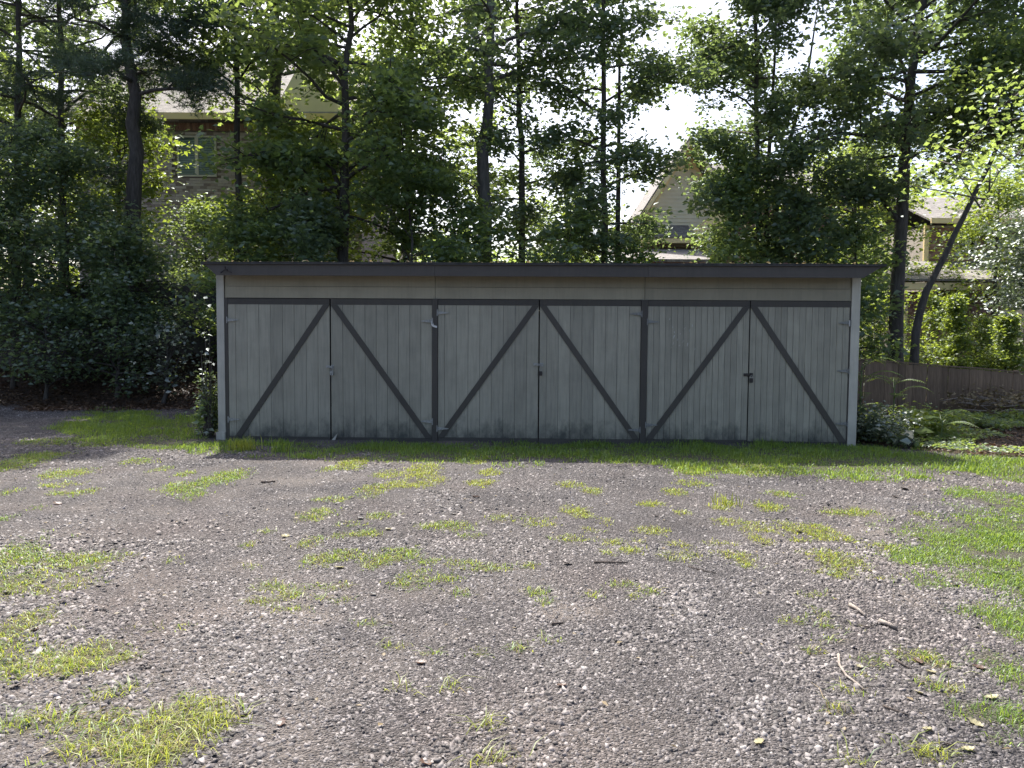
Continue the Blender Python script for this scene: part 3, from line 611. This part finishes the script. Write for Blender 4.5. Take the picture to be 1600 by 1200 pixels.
for px, Y, top, R_, nl, mt, lb in us:
    b = at(px, 500, Y)
    T('sapling', lb, 'sapling', [(b[0], Y, 0), (b[0] + RNG.normal(0, .1), Y, top * .5), (b[0] + RNG.normal(0, .2), Y, top)], .05, 1.2, R_, nl, .105, mt, nb=30, ntw=6, rise=.7, group='saplings behind the garage', clump=.22)
# dense brush on the left bank
bs = [(20, 18.9, 5.2, 2.0, 12000, 'leaf_blue', 'tall dark brush at the foot of the thin pine'),
      (105, 19.6, 6.4, 1.9, 15000, 'leaf_blue', 'tall dark bush between the two pine trunks'),
      (205, 19.2, 3.9, 1.35, 10000, 'leaf_blue', 'dark glossy bush at the foot of the thick pine'),
      (318, 22.6, 4.4, 1.3, 7000, 'leaf', 'green bush leaning over the tall fence by the garage'),
      (-90, 18.6, 6.5, 2.4, 13000, 'leaf_blue', 'dark bush closing the leaf littered bank'),
      (70, 18.3, 2.2, 1.3, 2600, 'leaf_blue', 'low dark shrub on the leaf littered bank under the thin pine'),
      (180, 18.5, 2.2, 1.3, 2400, 'leaf_blue', 'low dark shrub on the bank under the thick pine'),
      (255, 18.2, 1.9, .8, 900, 'leaf_grey', 'small shrub with pale shining leaves before the tall fence')]
for px, Y, top, R_, nl, mt, lb in bs:
    b = at(px, 560, Y); g0 = h1(b[0], Y)
    T('bush', lb, 'bush', [(b[0], Y, g0), (b[0] + .1, Y, g0 + top * .5), (b[0] + RNG.normal(0, .2), Y, g0 + top * .9)], .05, g0 + (1.1 if top > 3.5 else .25), R_, nl, .085, mt, nb=34, ntw=6, rise=.8, group='brush on the bank', clump=.22, flat=.8)
# neighbour's planting behind the low fence
nbp = [(1375, 21.0, 2.7, 1.0, 5000, 'leaf_yel', 'bright sunlit shrub behind the low fence next to the garage', .08),
       (1455, 23.0, 2.5, .9, 3500, 'leaf_yel', 'bright sunlit shrub right behind the leaning trunk', .08)]
for px, Y, top, R_, nl, mt, lb, ls in nbp:
    b = at(px, 560, Y); g0 = h1(b[0], Y)
    T('shrub', lb, 'shrub', [(b[0], Y, g0), (b[0], Y, g0 + top)], .03, g0 + .2, R_, nl, ls, mt, nb=26, ntw=5, rise=.9, group='sunlit shrubs behind the fence', clump=.18)
for px, Y, top, R_, nl, lb in [(1492, 21.5, 2.75, .75, 9000, 'cone shaped evergreen shrub behind the fence near the leaning trunk'), (1572, 20.6, 2.35, .75, 9000, 'cone shaped evergreen shrub behind the fence over the brush pile'),
                               (1535, 23.0, 2.0, .8, 5000, 'rounded yellow green shrub between the two cone shaped evergreens')]:
    b = at(px, 560, Y); g0 = h1(b[0], Y)
    T('evergreen_shrub', lb, 'shrub', [(b[0], Y, g0), (b[0], Y, g0 + top)], .035, g0 + .12, R_, nl, .06, 'leaf_yel', nb=44, ntw=6, rise=1.0, prof='cone', group='evergreen shrubs behind the fence', clump=.09, flat=1.2)

# ------------------------------------------------------------------ overhanging tree and silvery shrub by the grass edge
T('overhanging_tree', 'near tree outside the grass edge hanging bright leafy branches into view', 'tree', [(10.0, 12.0, 0), (9.9, 11.9, 4), (9.8, 11.8, 9.2)], .16, 4.0, 1.9, 21000, .062, 'leaf', nb=34, ntw=6, rise=.25, clump=.24, limbleaf=1,
  limbs=[([np.array([9.8, 11.8, 4.8]), at(1600, 140, 11.2), at(1555, 175, 11.0), at(1515, 225, 10.9), at(1490, 258, 10.8)], .02),
         ([np.array([9.85, 11.85, 4.2]), at(1600, 230, 11.0), at(1560, 270, 10.9), at(1532, 325, 10.8)], .015)])
T('silvery_shrub', 'arching shrub with a mass of small pale grey green leaves', 'shrub', [(8.5, 11.9, 0), (8.5, 11.9, 1.6), (8.4, 11.8, 3.3)], .05, 2.2, 1.2, 20000, .05, 'leaf_grey', nb=36, ntw=7, rise=.35, clump=.16)

# ------------------------------------------------------------------ fences
def fence(name, label, A, B, hgt, mat, pw=.14, rail=.6, drop=0.0):
    A = np.array(A, float); B = np.array(B, float); L = np.linalg.norm(B - A); ang = math.atan2(B[1] - A[1], B[0] - A[0])
    zA = h1(*A); o = empty(name, (A[0], A[1], zA), ang); tag(o, label, 'fence')
    n = int(L / (pw + .004)); d = (B - A) / L; me = MB().box(0, pw, -.018, 0, 0, hgt)
    proto = None
    for i in range(n):
        s = i * (pw + .004); g = h1(*(A + d * s)) - zA
        if proto is None: q = me.build('picket', mat, o); proto = q
        else: q = proto.copy(); C.objects.link(q); q.parent = o
        q.location = (s, RNG.normal(0, .002), g - .04 - drop * s / L + RNG.normal(0, .006)); q.rotation_euler = (0, RNG.normal(0, .004), 0)
    for i in range(int(L / 2.4) + 1):
        s = min(i * 2.4, L - .1); g = h1(*(A + d * s)) - zA
        MB().box(s, s + .09, .052, .142, g - .2 - drop, g + hgt + .03 - drop * s / L).build('post', mat, o)
    for zr in (.25, hgt - .22):
        m = MB(); k = 12
        for i in range(k):
            s0, s1 = L * i / k, L * (i + 1) / k; g0 = h1(*(A + d * s0)) - zA + zr - drop * s0 / L; g1 = h1(*(A + d * s1)) - zA + zr - drop * s1 / L
            m.add([(s0, .004, g0), (s1, .004, g1), (s1, .05, g1), (s0, .05, g0), (s0, .004, g0 + .085), (s1, .004, g1 + .085), (s1, .05, g1 + .085), (s0, .05, g0 + .085)],
                  [(0, 3, 2, 1), (4, 5, 6, 7), (0, 1, 5, 4), (2, 3, 7, 6)])
        m.build('rail', mat, o)
    m = MB(); k = 20
    for i in range(k):
        s0, s1 = L * i / k, L * (i + 1) / k; g0 = h1(*(A + d * s0)) - zA + hgt - .02 - drop * s0 / L; g1 = h1(*(A + d * s1)) - zA + hgt - .02 - drop * s1 / L
        m.add([(s0, -.03, g0), (s1, -.03, g1), (s1, .06, g1), (s0, .06, g0), (s0, -.03, g0 + .03), (s1, -.03, g1 + .03), (s1, .06, g1 + .03), (s0, .06, g0 + .03)],
              [(0, 3, 2, 1), (4, 5, 6, 7), (0, 1, 5, 4), (2, 3, 7, 6)])
    m.build('cap_rail', mat, o)
    if rail: MB().box(0, L, -.045, -.022, rail, rail + .06).build('kick_rail', mat, o)
    return o
fence('wooden_fence', 'low brown picket fence on the open side of the garage behind leafy plants', (6.2, 18.0), (13.4, 16.6), 1.34, M['fence'], rail=0, drop=.6)
fence('wooden_fence', 'tall dark weathered fence along the leafy bank beside the garage', (-13.5, 19.9), (-4.6, 21.6), 1.95, M['fence_grey'], rail=0)

# ------------------------------------------------------------------ houses
def bricks(par, x0, x1, z0, z1, y, holes, mat, parts=0, focus=None, bw=.235, bh=.082, g=.011):
    """running bond; the bricks nearest focus become parts, the rest one joined part"""
    todo = []
    r = 0; z = z0
    while z + bh <= z1 + .001:
        x = x0 - (bw + g) / 2 * (r % 2)
        while x < x1:
            a, b = max(x, x0), min(x + bw, x1)
            if b - a > .05 and not any(a < hx1 and b > hx0 and z + bh > hz0 and z < hz1 for hx0, hx1, hz0, hz1 in holes): todo.append((a, b, z))
            x += bw + g
        z += bh + g; r += 1
    if focus: todo.sort(key=lambda q: ((q[0] + q[1]) / 2 - focus[0]) ** 2 + ((q[2] - focus[1]) * 1.2) ** 2)
    full = None
    for a, b, z in todo[:parts]:
        dy = RNG.normal(0, .002)
        if abs(b - a - bw) < 1e-6 and full is not None:
            q = full.copy(); C.objects.link(q); q.parent = par
        else:
            q = MB().box(0, b - a, -.014, .06, 0, bh).build('brick', mat, par)
            if abs(b - a - bw) < 1e-6: full = q
        q.location = (a, y + dy, z)
    m = MB()
    for a, b, z in todo[parts:]: m.box(a, b, y - .014 + RNG.normal(0, .002), y + .06, z, z + bh)
    if m.v: tag(m.build('brickwork', mat, par), kind='stuff')
def window(par, x0, x1, z0, z1, y, blind=True):
    f = .06; m = MB().box(x0, x1, y - .03, y + .03, z0, z0 + f).box(x0, x1, y - .03, y + .03, z1 - f, z1).box(x0, x0 + f, y - .03, y + .03, z0 + f, z1 - f).box(x1 - f, x1, y - .03, y + .03, z0 + f, z1 - f)
    xm = (x0 + x1) / 2; m.box(xm - .06, xm + .06, y - .032, y + .03, z0 + f, z1 - f)
    wn = m.build('window', M['window_white'], par)
    for a, b in ((x0 + f, xm - .06), (xm + .06, x1 - f)):
        MB().box(a, b, y, y + .012, z0 + f, z1 - f).build('pane', M['glass'], wn)
        if blind:
            q = MB()
            for k in range(int((z1 - z0 - .2) / .06)): q.box(a + .01, b - .01, y - .012, y - .004, z0 + f + .02 + k * .06, z0 + f + .06 + k * .06)
            q.build('blind', M['blind'], wn)
# left: pale brick two storey house on the raised lot
YH = 28.0
p0 = at(150, 300, YH); g0 = 2.4
HL = empty('brick_house', (p0[0], YH, g0)); tag(HL, 'pale pinkish brick house with a twin window behind the pines', 'house')
def hx(px): return at(px, 240, YH)[0] - p0[0]
def hz(py): return at(300, py, YH)[2] - g0
wx0, wx1, wz0, wz1 = hx(277), hx(338), hz(276), hz(212)
zt = hz(190)
MB().box(hx(120), hx(565), .02, 8, -.3, zt).build('wall', M['mortar_dark'], HL)
bricks(HL, hx(120), hx(565), 0, zt - .32, .0, [(wx0 - .02, wx1 + .02, wz0 - .02, wz1 + .02), (hx(445), hx(500), hz(280), hz(225))], M['brick_pale'], 300, (hx(265), hz(240)))
sc = MB()
xx = hx(120)
while xx < hx(565): sc.box(xx, xx + .085, -.03, .05, zt - .31, zt - .06); xx += .097
tag(sc.build('soldier_course', M['brick_red'], HL), kind='stuff')
window(HL, wx0, wx1, wz0, wz1, 0); window(HL, hx(445), hx(500), hz(280), hz(225), 0, False)
ex0, ex1 = hx(100), hx(580)
rf = MB().prismx([(-.5, zt - .02), (4.0, zt + 3.2), (8.5, zt - .02), (8.5, zt + .12), (4.0, zt + 3.36), (-.5, zt + .12)], ex0, ex1).build('roof', M['shingle'], HL)
MB().box(ex0, ex1, -.56, -.503, zt - .06, zt + .16).build('eave_board', M['cream'], rf)
# small front gable with siding, seen between the maple limbs
gxa, gxb = hx(425), hx(555); gzt = hz(70)
MB().prism([(gxa, zt + .05), (gxb, zt + .05), ((gxa + gxb) / 2, gzt)], -.25, 3.5).build('dormer', M['beige'], rf)
# right: beige gabled house with brick below
YR = 34.0
q0 = at(1000, 400, YR); HR = empty('gabled_house', (q0[0], YR, .35), 0); tag(HR, 'beige sided house with steep gable, long shingle roof and red brick', 'house')
def rx(px): return at(px, 380, YR)[0] - q0[0]
def rz(py): return at(1100, py, YR)[2] - .35
xl, xr_, xm = rx(1003), rx(1143), rx(1070); zb, zp = rz(356), rz(222)
sl_ = (zp - rz(330)) / (xm - xl)
# siding boards of the gable wall
z = rz(372); k = 0; hb = .165
MB().prism([(xl + .25, rz(372)), (xr_ - .25, rz(372)), (xr_ - .25, rz(338)), (xm, zp - .35), (xl + .25, rz(338))], .05, 5).build('gable_wall', M['beige'], HR)
while z < zp - .5:
    def lim(zz): return max(xl + .28, xm - (zp - .38 - zz) / sl_), min(xr_ - .28, xm + (zp - .38 - zz) / sl_)
    a, b = lim(z + hb); 
    if b - a < .15: break
    MB().add([(a, .045, z), (b, .045, z), (b, .012, z), (a, .012, z), (a, .045, z + hb), (b, .045, z + hb), (b, .034, z + hb), (a, .034, z + hb)],
             [(3, 2, 1, 0), (4, 7, 6, 5)[::-1], (3, 7, 6, 2)[::-1], (2, 6, 5, 1)[::-1], (0, 4, 7, 3)[::-1]]).build('siding_board', M['beige'], HR); z += hb
gr = MB()
def slope(x0, z0, x1, z1, t, y0, y1, mat, nm, par):
    return MB().prism([(x0, z0), (x1, z1), (x1, z1 + t), (x0, z0 + t)], y0, y1).build(nm, mat, par)
zl = zp - (xm - xl + .35) * sl_
rg = slope(xl - .35, zl, xm, zp, .10, -.8, 6, M['shingle'], 'roof', HR); slope(xm, zp, xr_ + .35, zl, .10, -.8, 6, M['shingle'], 'roof', HR)
slope(xl - .35, zl - .30, xm, zp - .30, .29, -.85, -.805, M['cream'], 'rake_board', rg); slope(xm, zp - .30, xr_ + .35, zl - .30, .29, -.85, -.805, M['cream'], 'rake_board', rg)
slope(xl - .30, zl - .06, xm, zp - .06, .05, -.8, .04, M['cream'], 'soffit', rg); slope(xm, zp - .06, xr_ + .30, zl - .06, .05, -.8, .04, M['cream'], 'soffit', rg)
slope(xl - .05, zl - .20, xm, zp - .50, .20, -.012, .044, M['cream'], 'frieze_board', rg); slope(xm, zp - .50, xr_ + .05, zl - .20, .20, -.012, .044, M['cream'], 'frieze_board', rg)
MB().prism([(xm - .55, zp - .35 - .55 * sl_), (xm + .55, zp - .35 - .55 * sl_), (xm, zp - .07)], .02, .044).build('peak_board', M['cream'], rg)
# skirt roof, cornice, brick storey
MB().prismx([(-.75, rz(372)), (.02, rz(352)), (.02, rz(356)), (-.75, rz(375))], xl - .1, rx(1075)).build('skirt_roof', M['shingle'], HR)
MB().box(xl - .1, rx(1090), -.72, .0, rz(383), rz(376)).build('cornice', M['cream'], HR)
MB().prism([(rx(1072), rz(372)), (rx(1130), rz(372)), (rx(1130), rz(335)), (rx(1100), rz(345))], -.9, .0).build('cornice_return', M['cream'], HR)
MB().box(xl, xr_, .06, 5, -.3, rz(373)).build('wall', M['mortar'], HR)
bricks(HR, xl, xr_, 0, rz(384), .06, [], M['brick_red'], 60, (rx(1060), rz(388)))
MB().prismx([(-4.0, rz(420)), (-.02, rz(388)), (-.02, rz(392)), (-4.0, rz(424))], xl - 1.5, rx(1085)).build('porch_roof', M['shingle'], HR)
# main body running to the far corner
bxr = rx(1520)
MB().prismx([(.2, rz(300)), (3.6, rz(226)), (8.0, rz(300)), (8.0, rz(305)), (3.6, rz(231)), (.2, rz(305))][::-1], xr_ - 1.2, rx(1405)).build('roof', M['shingle'], HR)
MB().box(xr_, rx(1420), .8, 7.5, -.3, rz(304)).build('wall', M['mortar'], HR)
bricks(HR, xr_ + .05, rx(1420), 0, rz(304), .78, [], M['brick_red'], 0, None)
# far wing with brick corner, eave and lower hip roof
W = empty('brick_house', (0, 29.0, .35)); tag(W, 'red brick house wing with cream trim behind the leaning trunk', 'house')
def wx(px): return at(px, 420, 29.0)[0]
def wz(py): return at(1450, py, 29.0)[2] - .35
MB().box(wx(1448), wx(1700), .06, 6, -.3, wz(352)).build('wall', M['mortar'], W)
bricks(W, wx(1448), wx(1700), 0, wz(352), .06, [(wx(1496), wx(1525), wz(395), wz(365))], M['brick_red'], 140, (wx(1470), wz(372)))
window(W, wx(1496), wx(1525), wz(395), wz(365), .06, False)
MB().box(wx(1443), wx(1450), .0, .1, wz(410), wz(352)).build('corner_trim', M['cream'], W)
rw = MB().prismx([(-.5, wz(346)), (3.0, wz(285)), (6.5, wz(346)), (6.5, wz(349)), (3, wz(288)), (-.5, wz(349))][::-1], wx(1440), wx(1720)).build('roof', M['shingle'], W)
MB().box(wx(1440), wx(1720), -.56, -.503, wz(352), wz(344)).build('eave_board', M['cream'], rw)
MB().prismx([(-3.4, wz(447)), (-.0, wz(408)), (-.0, wz(411)), (-3.4, wz(450))][::-1], wx(1335), wx(1560)).build('porch_roof', M['shingle'], W)
MB().box(wx(1335), wx(1560), -3.35, -3.0, wz(462), wz(452)).build('porch_beam', M['cream'], W)
MB().box(wx(1350), wx(1447), -2.6, 0, -.3, wz(463)).build('wall', M['mortar'], W)
bricks(W, wx(1350), wx(1447), 0, wz(463), -2.62, [], M['brick_red'], 90, (wx(1370), wz(485)))
MB().box(wx(1357), wx(1363), -2.70, -2.64, wz(560), wz(463)).build('downspout', M['cream'], W)
for px in (1500, 1533): MB().box(wx(px), wx(px + 12), -3.3, -3.05, -.3, wz(463)).build('porch_column', M['cream'], W)
MB().box(wx(1512), wx(1530), -2.2, -2.1, -.3, wz(463)).build('porch_wall', M['beige'], W)

# ------------------------------------------------------------------ plants around the garage
def frond(mb_st, Vs, base, az, L, arch, pairs, ls):
    d = np.array([math.cos(az), math.sin(az), 0]); pts = []
    for k in range(9):
        t = k / 8; pts.append(base + d * L * t * .9 + np.array([0, 0, L * (arch * t - (arch * .95) * t * t * .9)]))
    mb_st.tube(pts, [.006 * (1 - .7 * k / 8) for k in range(9)], 4, False)
    sd_ = np.array([-d[1], d[0], 0])
    for j in range(pairs):
        t = .18 + .8 * j / (pairs - 1); p = interp(pts, t); q = interp(pts, min(1, t + .05)) - p; q = q / (np.linalg.norm(q) + 1e-9)
        l = ls * math.sin(math.pi * (.2 + .75 * t)) * RNG.uniform(.85, 1.1)
        for s in (-1, 1):
            dd = sd_ * s * .9 + q * .45 + np.array([0, 0, -.12]); dd /= np.linalg.norm(dd); w_ = np.cross(dd, [0, 0, 1.]); w_ = w_ / np.linalg.norm(w_) * l * .16
            Vs.append([p, p + dd * l * .5 + w_, p + dd * l, p + dd * l * .5 - w_])
def frond_plant(loc, nf, L, label, hs=(.15, .6), mat='leaf_yel'):
    loc = np.array([loc[0], loc[1], h1(loc[0], loc[1]) - .02]); o = empty('frond_plant', loc); tag(o, label, 'plant', 'feathery plants beside the garage')
    mb = MB(); Vs = []; top = np.array([.02, 0, hs[1]])
    mb.tube([np.zeros(3), top * .5, top], [.014, .011, .007], 6)
    mb.build('stem', M['leaf'], o)
    for i in range(nf):
        mf = MB(); Vs = []; frond(mf, Vs, np.array([0, 0, RNG.uniform(*hs)]), i * 2.4 + RNG.normal(0, .3), L * RNG.uniform(.7, 1.1), RNG.uniform(.5, 1.2), 15, L * .2)
        for q in Vs: mf.add(q, [(0, 1, 2), (0, 2, 3)])
        mf.build('frond', M[mat], o)
frond_plant((5.75, 13.0), 9, .75, 'tallest feathery leaved plant against the garage corner', (.6, 1.25))
frond_plant((6.45, 13.3), 8, .7, 'feathery leaved plant arching toward the low fence', (.4, .95))
frond_plant((6.95, 12.7), 9, .75, 'low spreading feathery leaved plant at the edge of the grass', (.1, .4))
def lowplant(name, label, loc, R_, hgt, nl, ls, mat, group=None, flat=.6, cat='plant'):
    g = h1(*loc); loc = np.array([loc[0], loc[1], g]); o = empty(name, loc); tag(o, label, cat, group)
    mb = MB(); tips = []
    for i in range(16):
        a = RNG.random() * 6.283; r = R_ * math.sqrt(RNG.random()); t = np.array([math.cos(a) * r, math.sin(a) * r, hgt * RNG.uniform(.45, 1) * (1 - .45 * (r / R_) ** 2)])
        mb.tube([np.array([t[0] * .3, t[1] * .3, -.03]), t * np.array([.7, .7, .6]), t], [.008, .006, .003], 4, False); tips.append(t); tips.append(t * np.array([.8, .8, .65])); tips.append(t * np.array([.6, .6, .4]))
    mb.build('stem', M['bark'], o)
    tp = np.array(tips); k = RNG.integers(0, len(tp), nl); P = tp[k] + RNG.normal(0, 1, (nl, 3)) * np.array([R_ * .16, R_ * .16, hgt * .09]); P = P[P[:, 2] > .02]
    link('foliage', mesh_np('foliage', *leaf_mesh(P, ls, flat, .3)), M[mat], o); return o
lowplant('leafy_plant', 'low leafy mound of small leaves at the garage corner under the feathery plants', (5.75, 12.55), .6, .8, 2200, .065, 'leaf_grey')
lowplant('leafy_plant', 'low leafy mound between the feathery plants and the low fence', (6.8, 13.3), .8, .6, 2200, .07, 'leaf_yel')  # brighter leaf colour stands in for sun patches here
lowplant('leafy_plant', 'broad pale leaved weed standing in the grass before the feathery plants', (6.0, 12.0), .22, .3, 26, .22, 'leaf_grey')
gp = at(318, 640, 12.75)
lowplant('corner_shrub', 'dark leafy shrub growing against the garage corner on the bank side', (gp[0] + .08, 12.7), .26, 1.05, 900, .075, 'leaf', cat='shrub')
lowplant('corner_shrub', 'slender pale leaved shoot climbing beside the garage corner', (gp[0] + .16, 12.55), .13, 2.0, 170, .085, 'leaf_grey', cat='shrub')
for px, py, nb_, lb in [(378, 703, 150, 'tall yellowish grass clump at the foot of the first garage door'), (1136, 790, 26, 'upright lone grass clump in the middle of the gravel'), (440, 706, 90, 'tall green grass clump in the strip before the first garage doors')]:
    g = G(px, py); xx_ = g[0] + RNG.normal(0, .09, nb_); yy_ = g[1] + RNG.normal(0, .06, nb_)
    V, F = blades(xx_, yy_, (.08 + .18 * RNG.random(nb_)) * (.6 if px == 1136 else 1), np.full(nb_, .011), .8); o = link('grass_clump', mesh_np('grass_clump', V - np.array([g[0], g[1], g[2]]), F), M['grass' if px == 440 else 'grass_yel']); o.location = g; tag(o, lb, 'grass clump')
# brush pile
c = at(1572, 612, 16.6); o = empty('brush_pile', (c[0], 16.6, h1(c[0], 16.6))); tag(o, 'heap of dead brown branches against the low fence', 'brush pile')
mb = MB(); tips = []
for i in range(60):
    a = RNG.random() * 6.283; b0 = np.array([RNG.normal(0, .35), RNG.normal(0, .25), RNG.uniform(.0, .35)]); d = np.array([math.cos(a), math.sin(a) * .6, RNG.uniform(-.05, .35)]); L = RNG.uniform(.4, 1.0)
    p2 = b0 + d * L; p2[2] = max(.03, p2[2]); mb.tube([b0, (b0 + p2) / 2 + RNG.normal(0, .05, 3), p2], [.014, .010, .004], 4, False); tips += [p2, (b0 + p2) / 2]
tag(mb.build('branches', M['stick'], o), kind='stuff'); tp = np.array(tips); k = RNG.integers(0, len(tp), 1500); P = tp[k] + RNG.normal(0, .09, (1500, 3)); P[:, 2] = np.abs(P[:, 2]) + .02
link('dead_leaves', mesh_np('dead_leaves', *leaf_mesh(P, .08, .9)), M['straw'], o)
for px, Y_, lb in [(1590, 15.6, 'small bright weed standing in front of the brush pile'), (1470, 15.4, 'low green weed on the dark soil before the low fence'), (1555, 14.4, 'green ground plant at the shaded edge beyond the grass')]:
    c = at(px, 650, Y_); lowplant('weed', lb, (c[0], Y_), .5, .32, 600, .065, 'leaf_yel' if px == 1590 else 'leaf', cat='weed')

# ------------------------------------------------------------------ leaf litter and ground cover
def scatter_leaves(name, label, n, region, size, mat, flat=.45, lift=.01):
    x0, x1, y0, y1, f = region; x = x0 + RNG.random(n) * (x1 - x0); y = y0 + RNG.random(n) * (y1 - y0); k = f(x, y); x, y = x[k], y[k]
    P = np.stack([x, y, H(x, y) + lift + RNG.random(len(x)) * .02], -1)
    tag(link(name, mesh_np(name, *leaf_mesh(P, size, flat, .05, .6)), M[mat]), label, 'leaves', kind='stuff')
scatter_leaves('leaf_litter', 'brown leaf litter on the shaded bank', 26000, (-14, -4.6, 16.4, 21.5, lambda x, y: litter(x, y) > RNG.random(len(x)) * .9), .07, 'litter')
scatter_leaves('soil_litter', 'brown leaf litter on the soil before the low fence', 16000, (5.3, 13, 9.6, 18, lambda x, y: litter(x, y) > RNG.random(len(x))), .06, 'litter')
scatter_leaves('ground_cover', 'low ivy like ground cover before the low fence', 26000, (5.3, 13, 10.6, 17.8, lambda x, y: (litter(x, y) > .5) & (vn(x, y, 1.1, 21) + .25 * vn(x, y, 4, 22) > .62)), .065, 'leaf', .5, .06)
scatter_leaves('gravel_debris', 'scattered dry leaf scraps on the gravel', 900, (-9, 9, 2.6, 13, lambda x, y: (np.abs(x) < .7 * y) & (litter(x, y) < .3) & ~((y > 11.6) & (np.abs(x) < 5.2))), .028, 'straw', .3, .006)
# bits lying along the roof edge
n = 420; x = -5.1 + RNG.random(n) * 10.1; yl = -.36 + RNG.random(n) ** 2 * .8
zr = 2.722 - (yl + .375) * .0646 + .016; ca_, sa_ = math.cos(rad(-1.9)), math.sin(rad(-1.9))
P = np.stack([.435 + x * ca_ - yl * sa_, 12.212 + x * sa_ + yl * ca_, zr], -1)
tag(link('roof_litter', mesh_np('roof_litter', *leaf_mesh(P, .05, .6, .1)), M['straw']), 'dry leaf bits and straw lying on the garage roof edge', 'leaves', kind='stuff')

# single leaves and sticks on the gravel
def fallen(px, py, size, mat, label, grp):
    g = G(px, py); k = 7; V = []; Fc = []
    for i in range(k):
        t = i / (k - 1); hw = size * .36 * math.sin(math.pi * (.06 + .88 * t)) ** .7 * (1 + .22 * (-1) ** i); cz = size * .22 * (t - .5) ** 2 * 2
        for s in (-1, 0, 1): V.append((size * (t - .5), s * hw, .004 + cz * .45 + abs(s) * size * .07))
    for i in range(k - 1):
        for j in range(2): a = i * 3 + j; Fc.append((a, a + 3, a + 4, a + 1))
    m = MB().add(V, Fc); o = m.build('fallen_leaf', M[mat], None); o.location = (g[0], g[1], g[2] + .004); o.rotation_euler = (RNG.normal(0, .15), RNG.normal(0, .15), RNG.random() * 6.28)
    own = {(112, 1113): 'dark curled leaf next to the biggest grass patch in the gravel', (886, 882): 'dark curled leaf close to the straight dark stick', (1247, 832): 'dark curled leaf sitting in a grass tuft on the gravel',
           (1187, 1162): 'pale leaf alone on bare coarse gravel', (1435, 1035): 'brown dry leaf caught in a low grass tuft', (744, 777): 'reddish brown leaf on the gravel close to the garage grass', (1558, 898): 'dark curled leaf lying on the green lawn edge'}.get((px, py))
    tag(o, own or label, 'leaf', None if own else grp)
dk = 'dark curled leaf lying on the gravel'; bn = 'brown dry leaf lying on the gravel'; pl = 'pale yellow leaf lying on the gravel'
for px, py, s in [(1441, 745, .10), (1414, 765, .13), (1399, 777, .10), (1247, 832, .10), (1438, 843, .07), (1548, 790, .09), (886, 882, .09), (112, 1113, .085), (383, 1118, .075), (563, 811, .09), (583, 930, .06), (940, 774, .05), (1025, 807, .06), (1301, 737, .08), (225, 887, .06), (10, 928, .07), (1558, 898, .10), (1495, 915, .08), (25, 1075, .06)]: fallen(px, py, s * .8, 'darkleaf', dk, 'dark leaves on the gravel')
for px, py, s in [(744, 777, .08), (658, 1037, .06), (878, 1073, .05), (90, 788, .09), (1435, 1035, .06), (1530, 1045, .06), (440, 1132, .05), (665, 1195, .06), (54, 985, .05), (1265, 722, .07)]: fallen(px, py, s, 'dryleaf', bn, 'brown leaves on the gravel')
for px, py, s in [(1187, 1162, .055), (1449, 1142, .05), (1523, 1132, .06), (1550, 1092, .06), (1435, 1084, .045), (1455, 1052, .05), (530, 888, .07), (446, 839, .08), (607, 828, .07), (1343, 1043, .035), (1513, 1173, .05)]: fallen(px, py, s, 'paleleaf', pl, 'pale leaves on the gravel')
def stick(pxs, r, mat, label):
    P = [G(*p) + np.array([0, 0, r * .9 + .003]) for p in pxs]; b = P[0].copy()
    o = MB().tube([p - b for p in P], [r * (1 - .35 * i / (len(P) - 1)) for i in range(len(P))], 7).build('stick', M[mat], None, True); o.location = b; tag(o, label, 'stick')
stick([(928, 880), (955, 880), (981, 881)], .007, 'stick_dark', 'straight dark stick lying alone on the gravel')
stick([(1328, 948), (1340, 955), (1352, 965)], .012, 'stick', 'short pale grey stick near the bare soil patch')
stick([(1374, 974), (1388, 979), (1401, 985)], .014, 'stick', 'thick short grey stick with a dark broken end')
stick([(1310, 1025), (1312, 1042), (1322, 1058), (1338, 1070), (1352, 1082)], .007, 'stick', 'long curved pale twig on the gravel')
stick([(1075, 886), (1100, 893), (1120, 897)], .004, 'stick_dark', 'thin dark twig beyond the straight dark stick')
stick([(1345, 979), (1358, 982), (1372, 975)], .005, 'stick_dark', 'thin bent twig touching the thick short stick')
stick([(1398, 1032), (1410, 1040), (1424, 1048)], .006, 'stick_dark', 'thin dark twig beside the grass tuft')
stick([(1462, 1180), (1470, 1168), (1480, 1164), (1490, 1168)], .005, 'stick_dark', 'hooked dark twig on the coarse gravel')
stick([(408, 755), (420, 755), (430, 754)], .013, 'stick_dark', 'thick black stub of wood on the gravel')
stick([(862, 977), (880, 976)], .008, 'stick_dark', 'short black stub of wood amid pale stones')
stick([(1380, 1105), (1400, 1113), (1420, 1120)], .005, 'stick_dark', 'fine dark twig half buried in coarse gravel')

# ------------------------------------------------------------------ far wood closing the horizon
n = 26000; th = RNG.random(n); x = -75 + th * 150; y = 52 + RNG.random(n) * 16
tp = 6.2 + 9 * ss(-8, -22, x) + 7 * ss(16, 30, x) + (vn(x, y, .16, 31) - .4) * 6
P = np.stack([x, y, H(x, y) + RNG.random(n) ** .8 * tp], -1)
tag(link('far_wood', mesh_np('far_wood', *leaf_mesh(P, .75, .7, .3)), M['leaf']), 'far wood closing the view behind the houses', 'wood', kind='stuff')
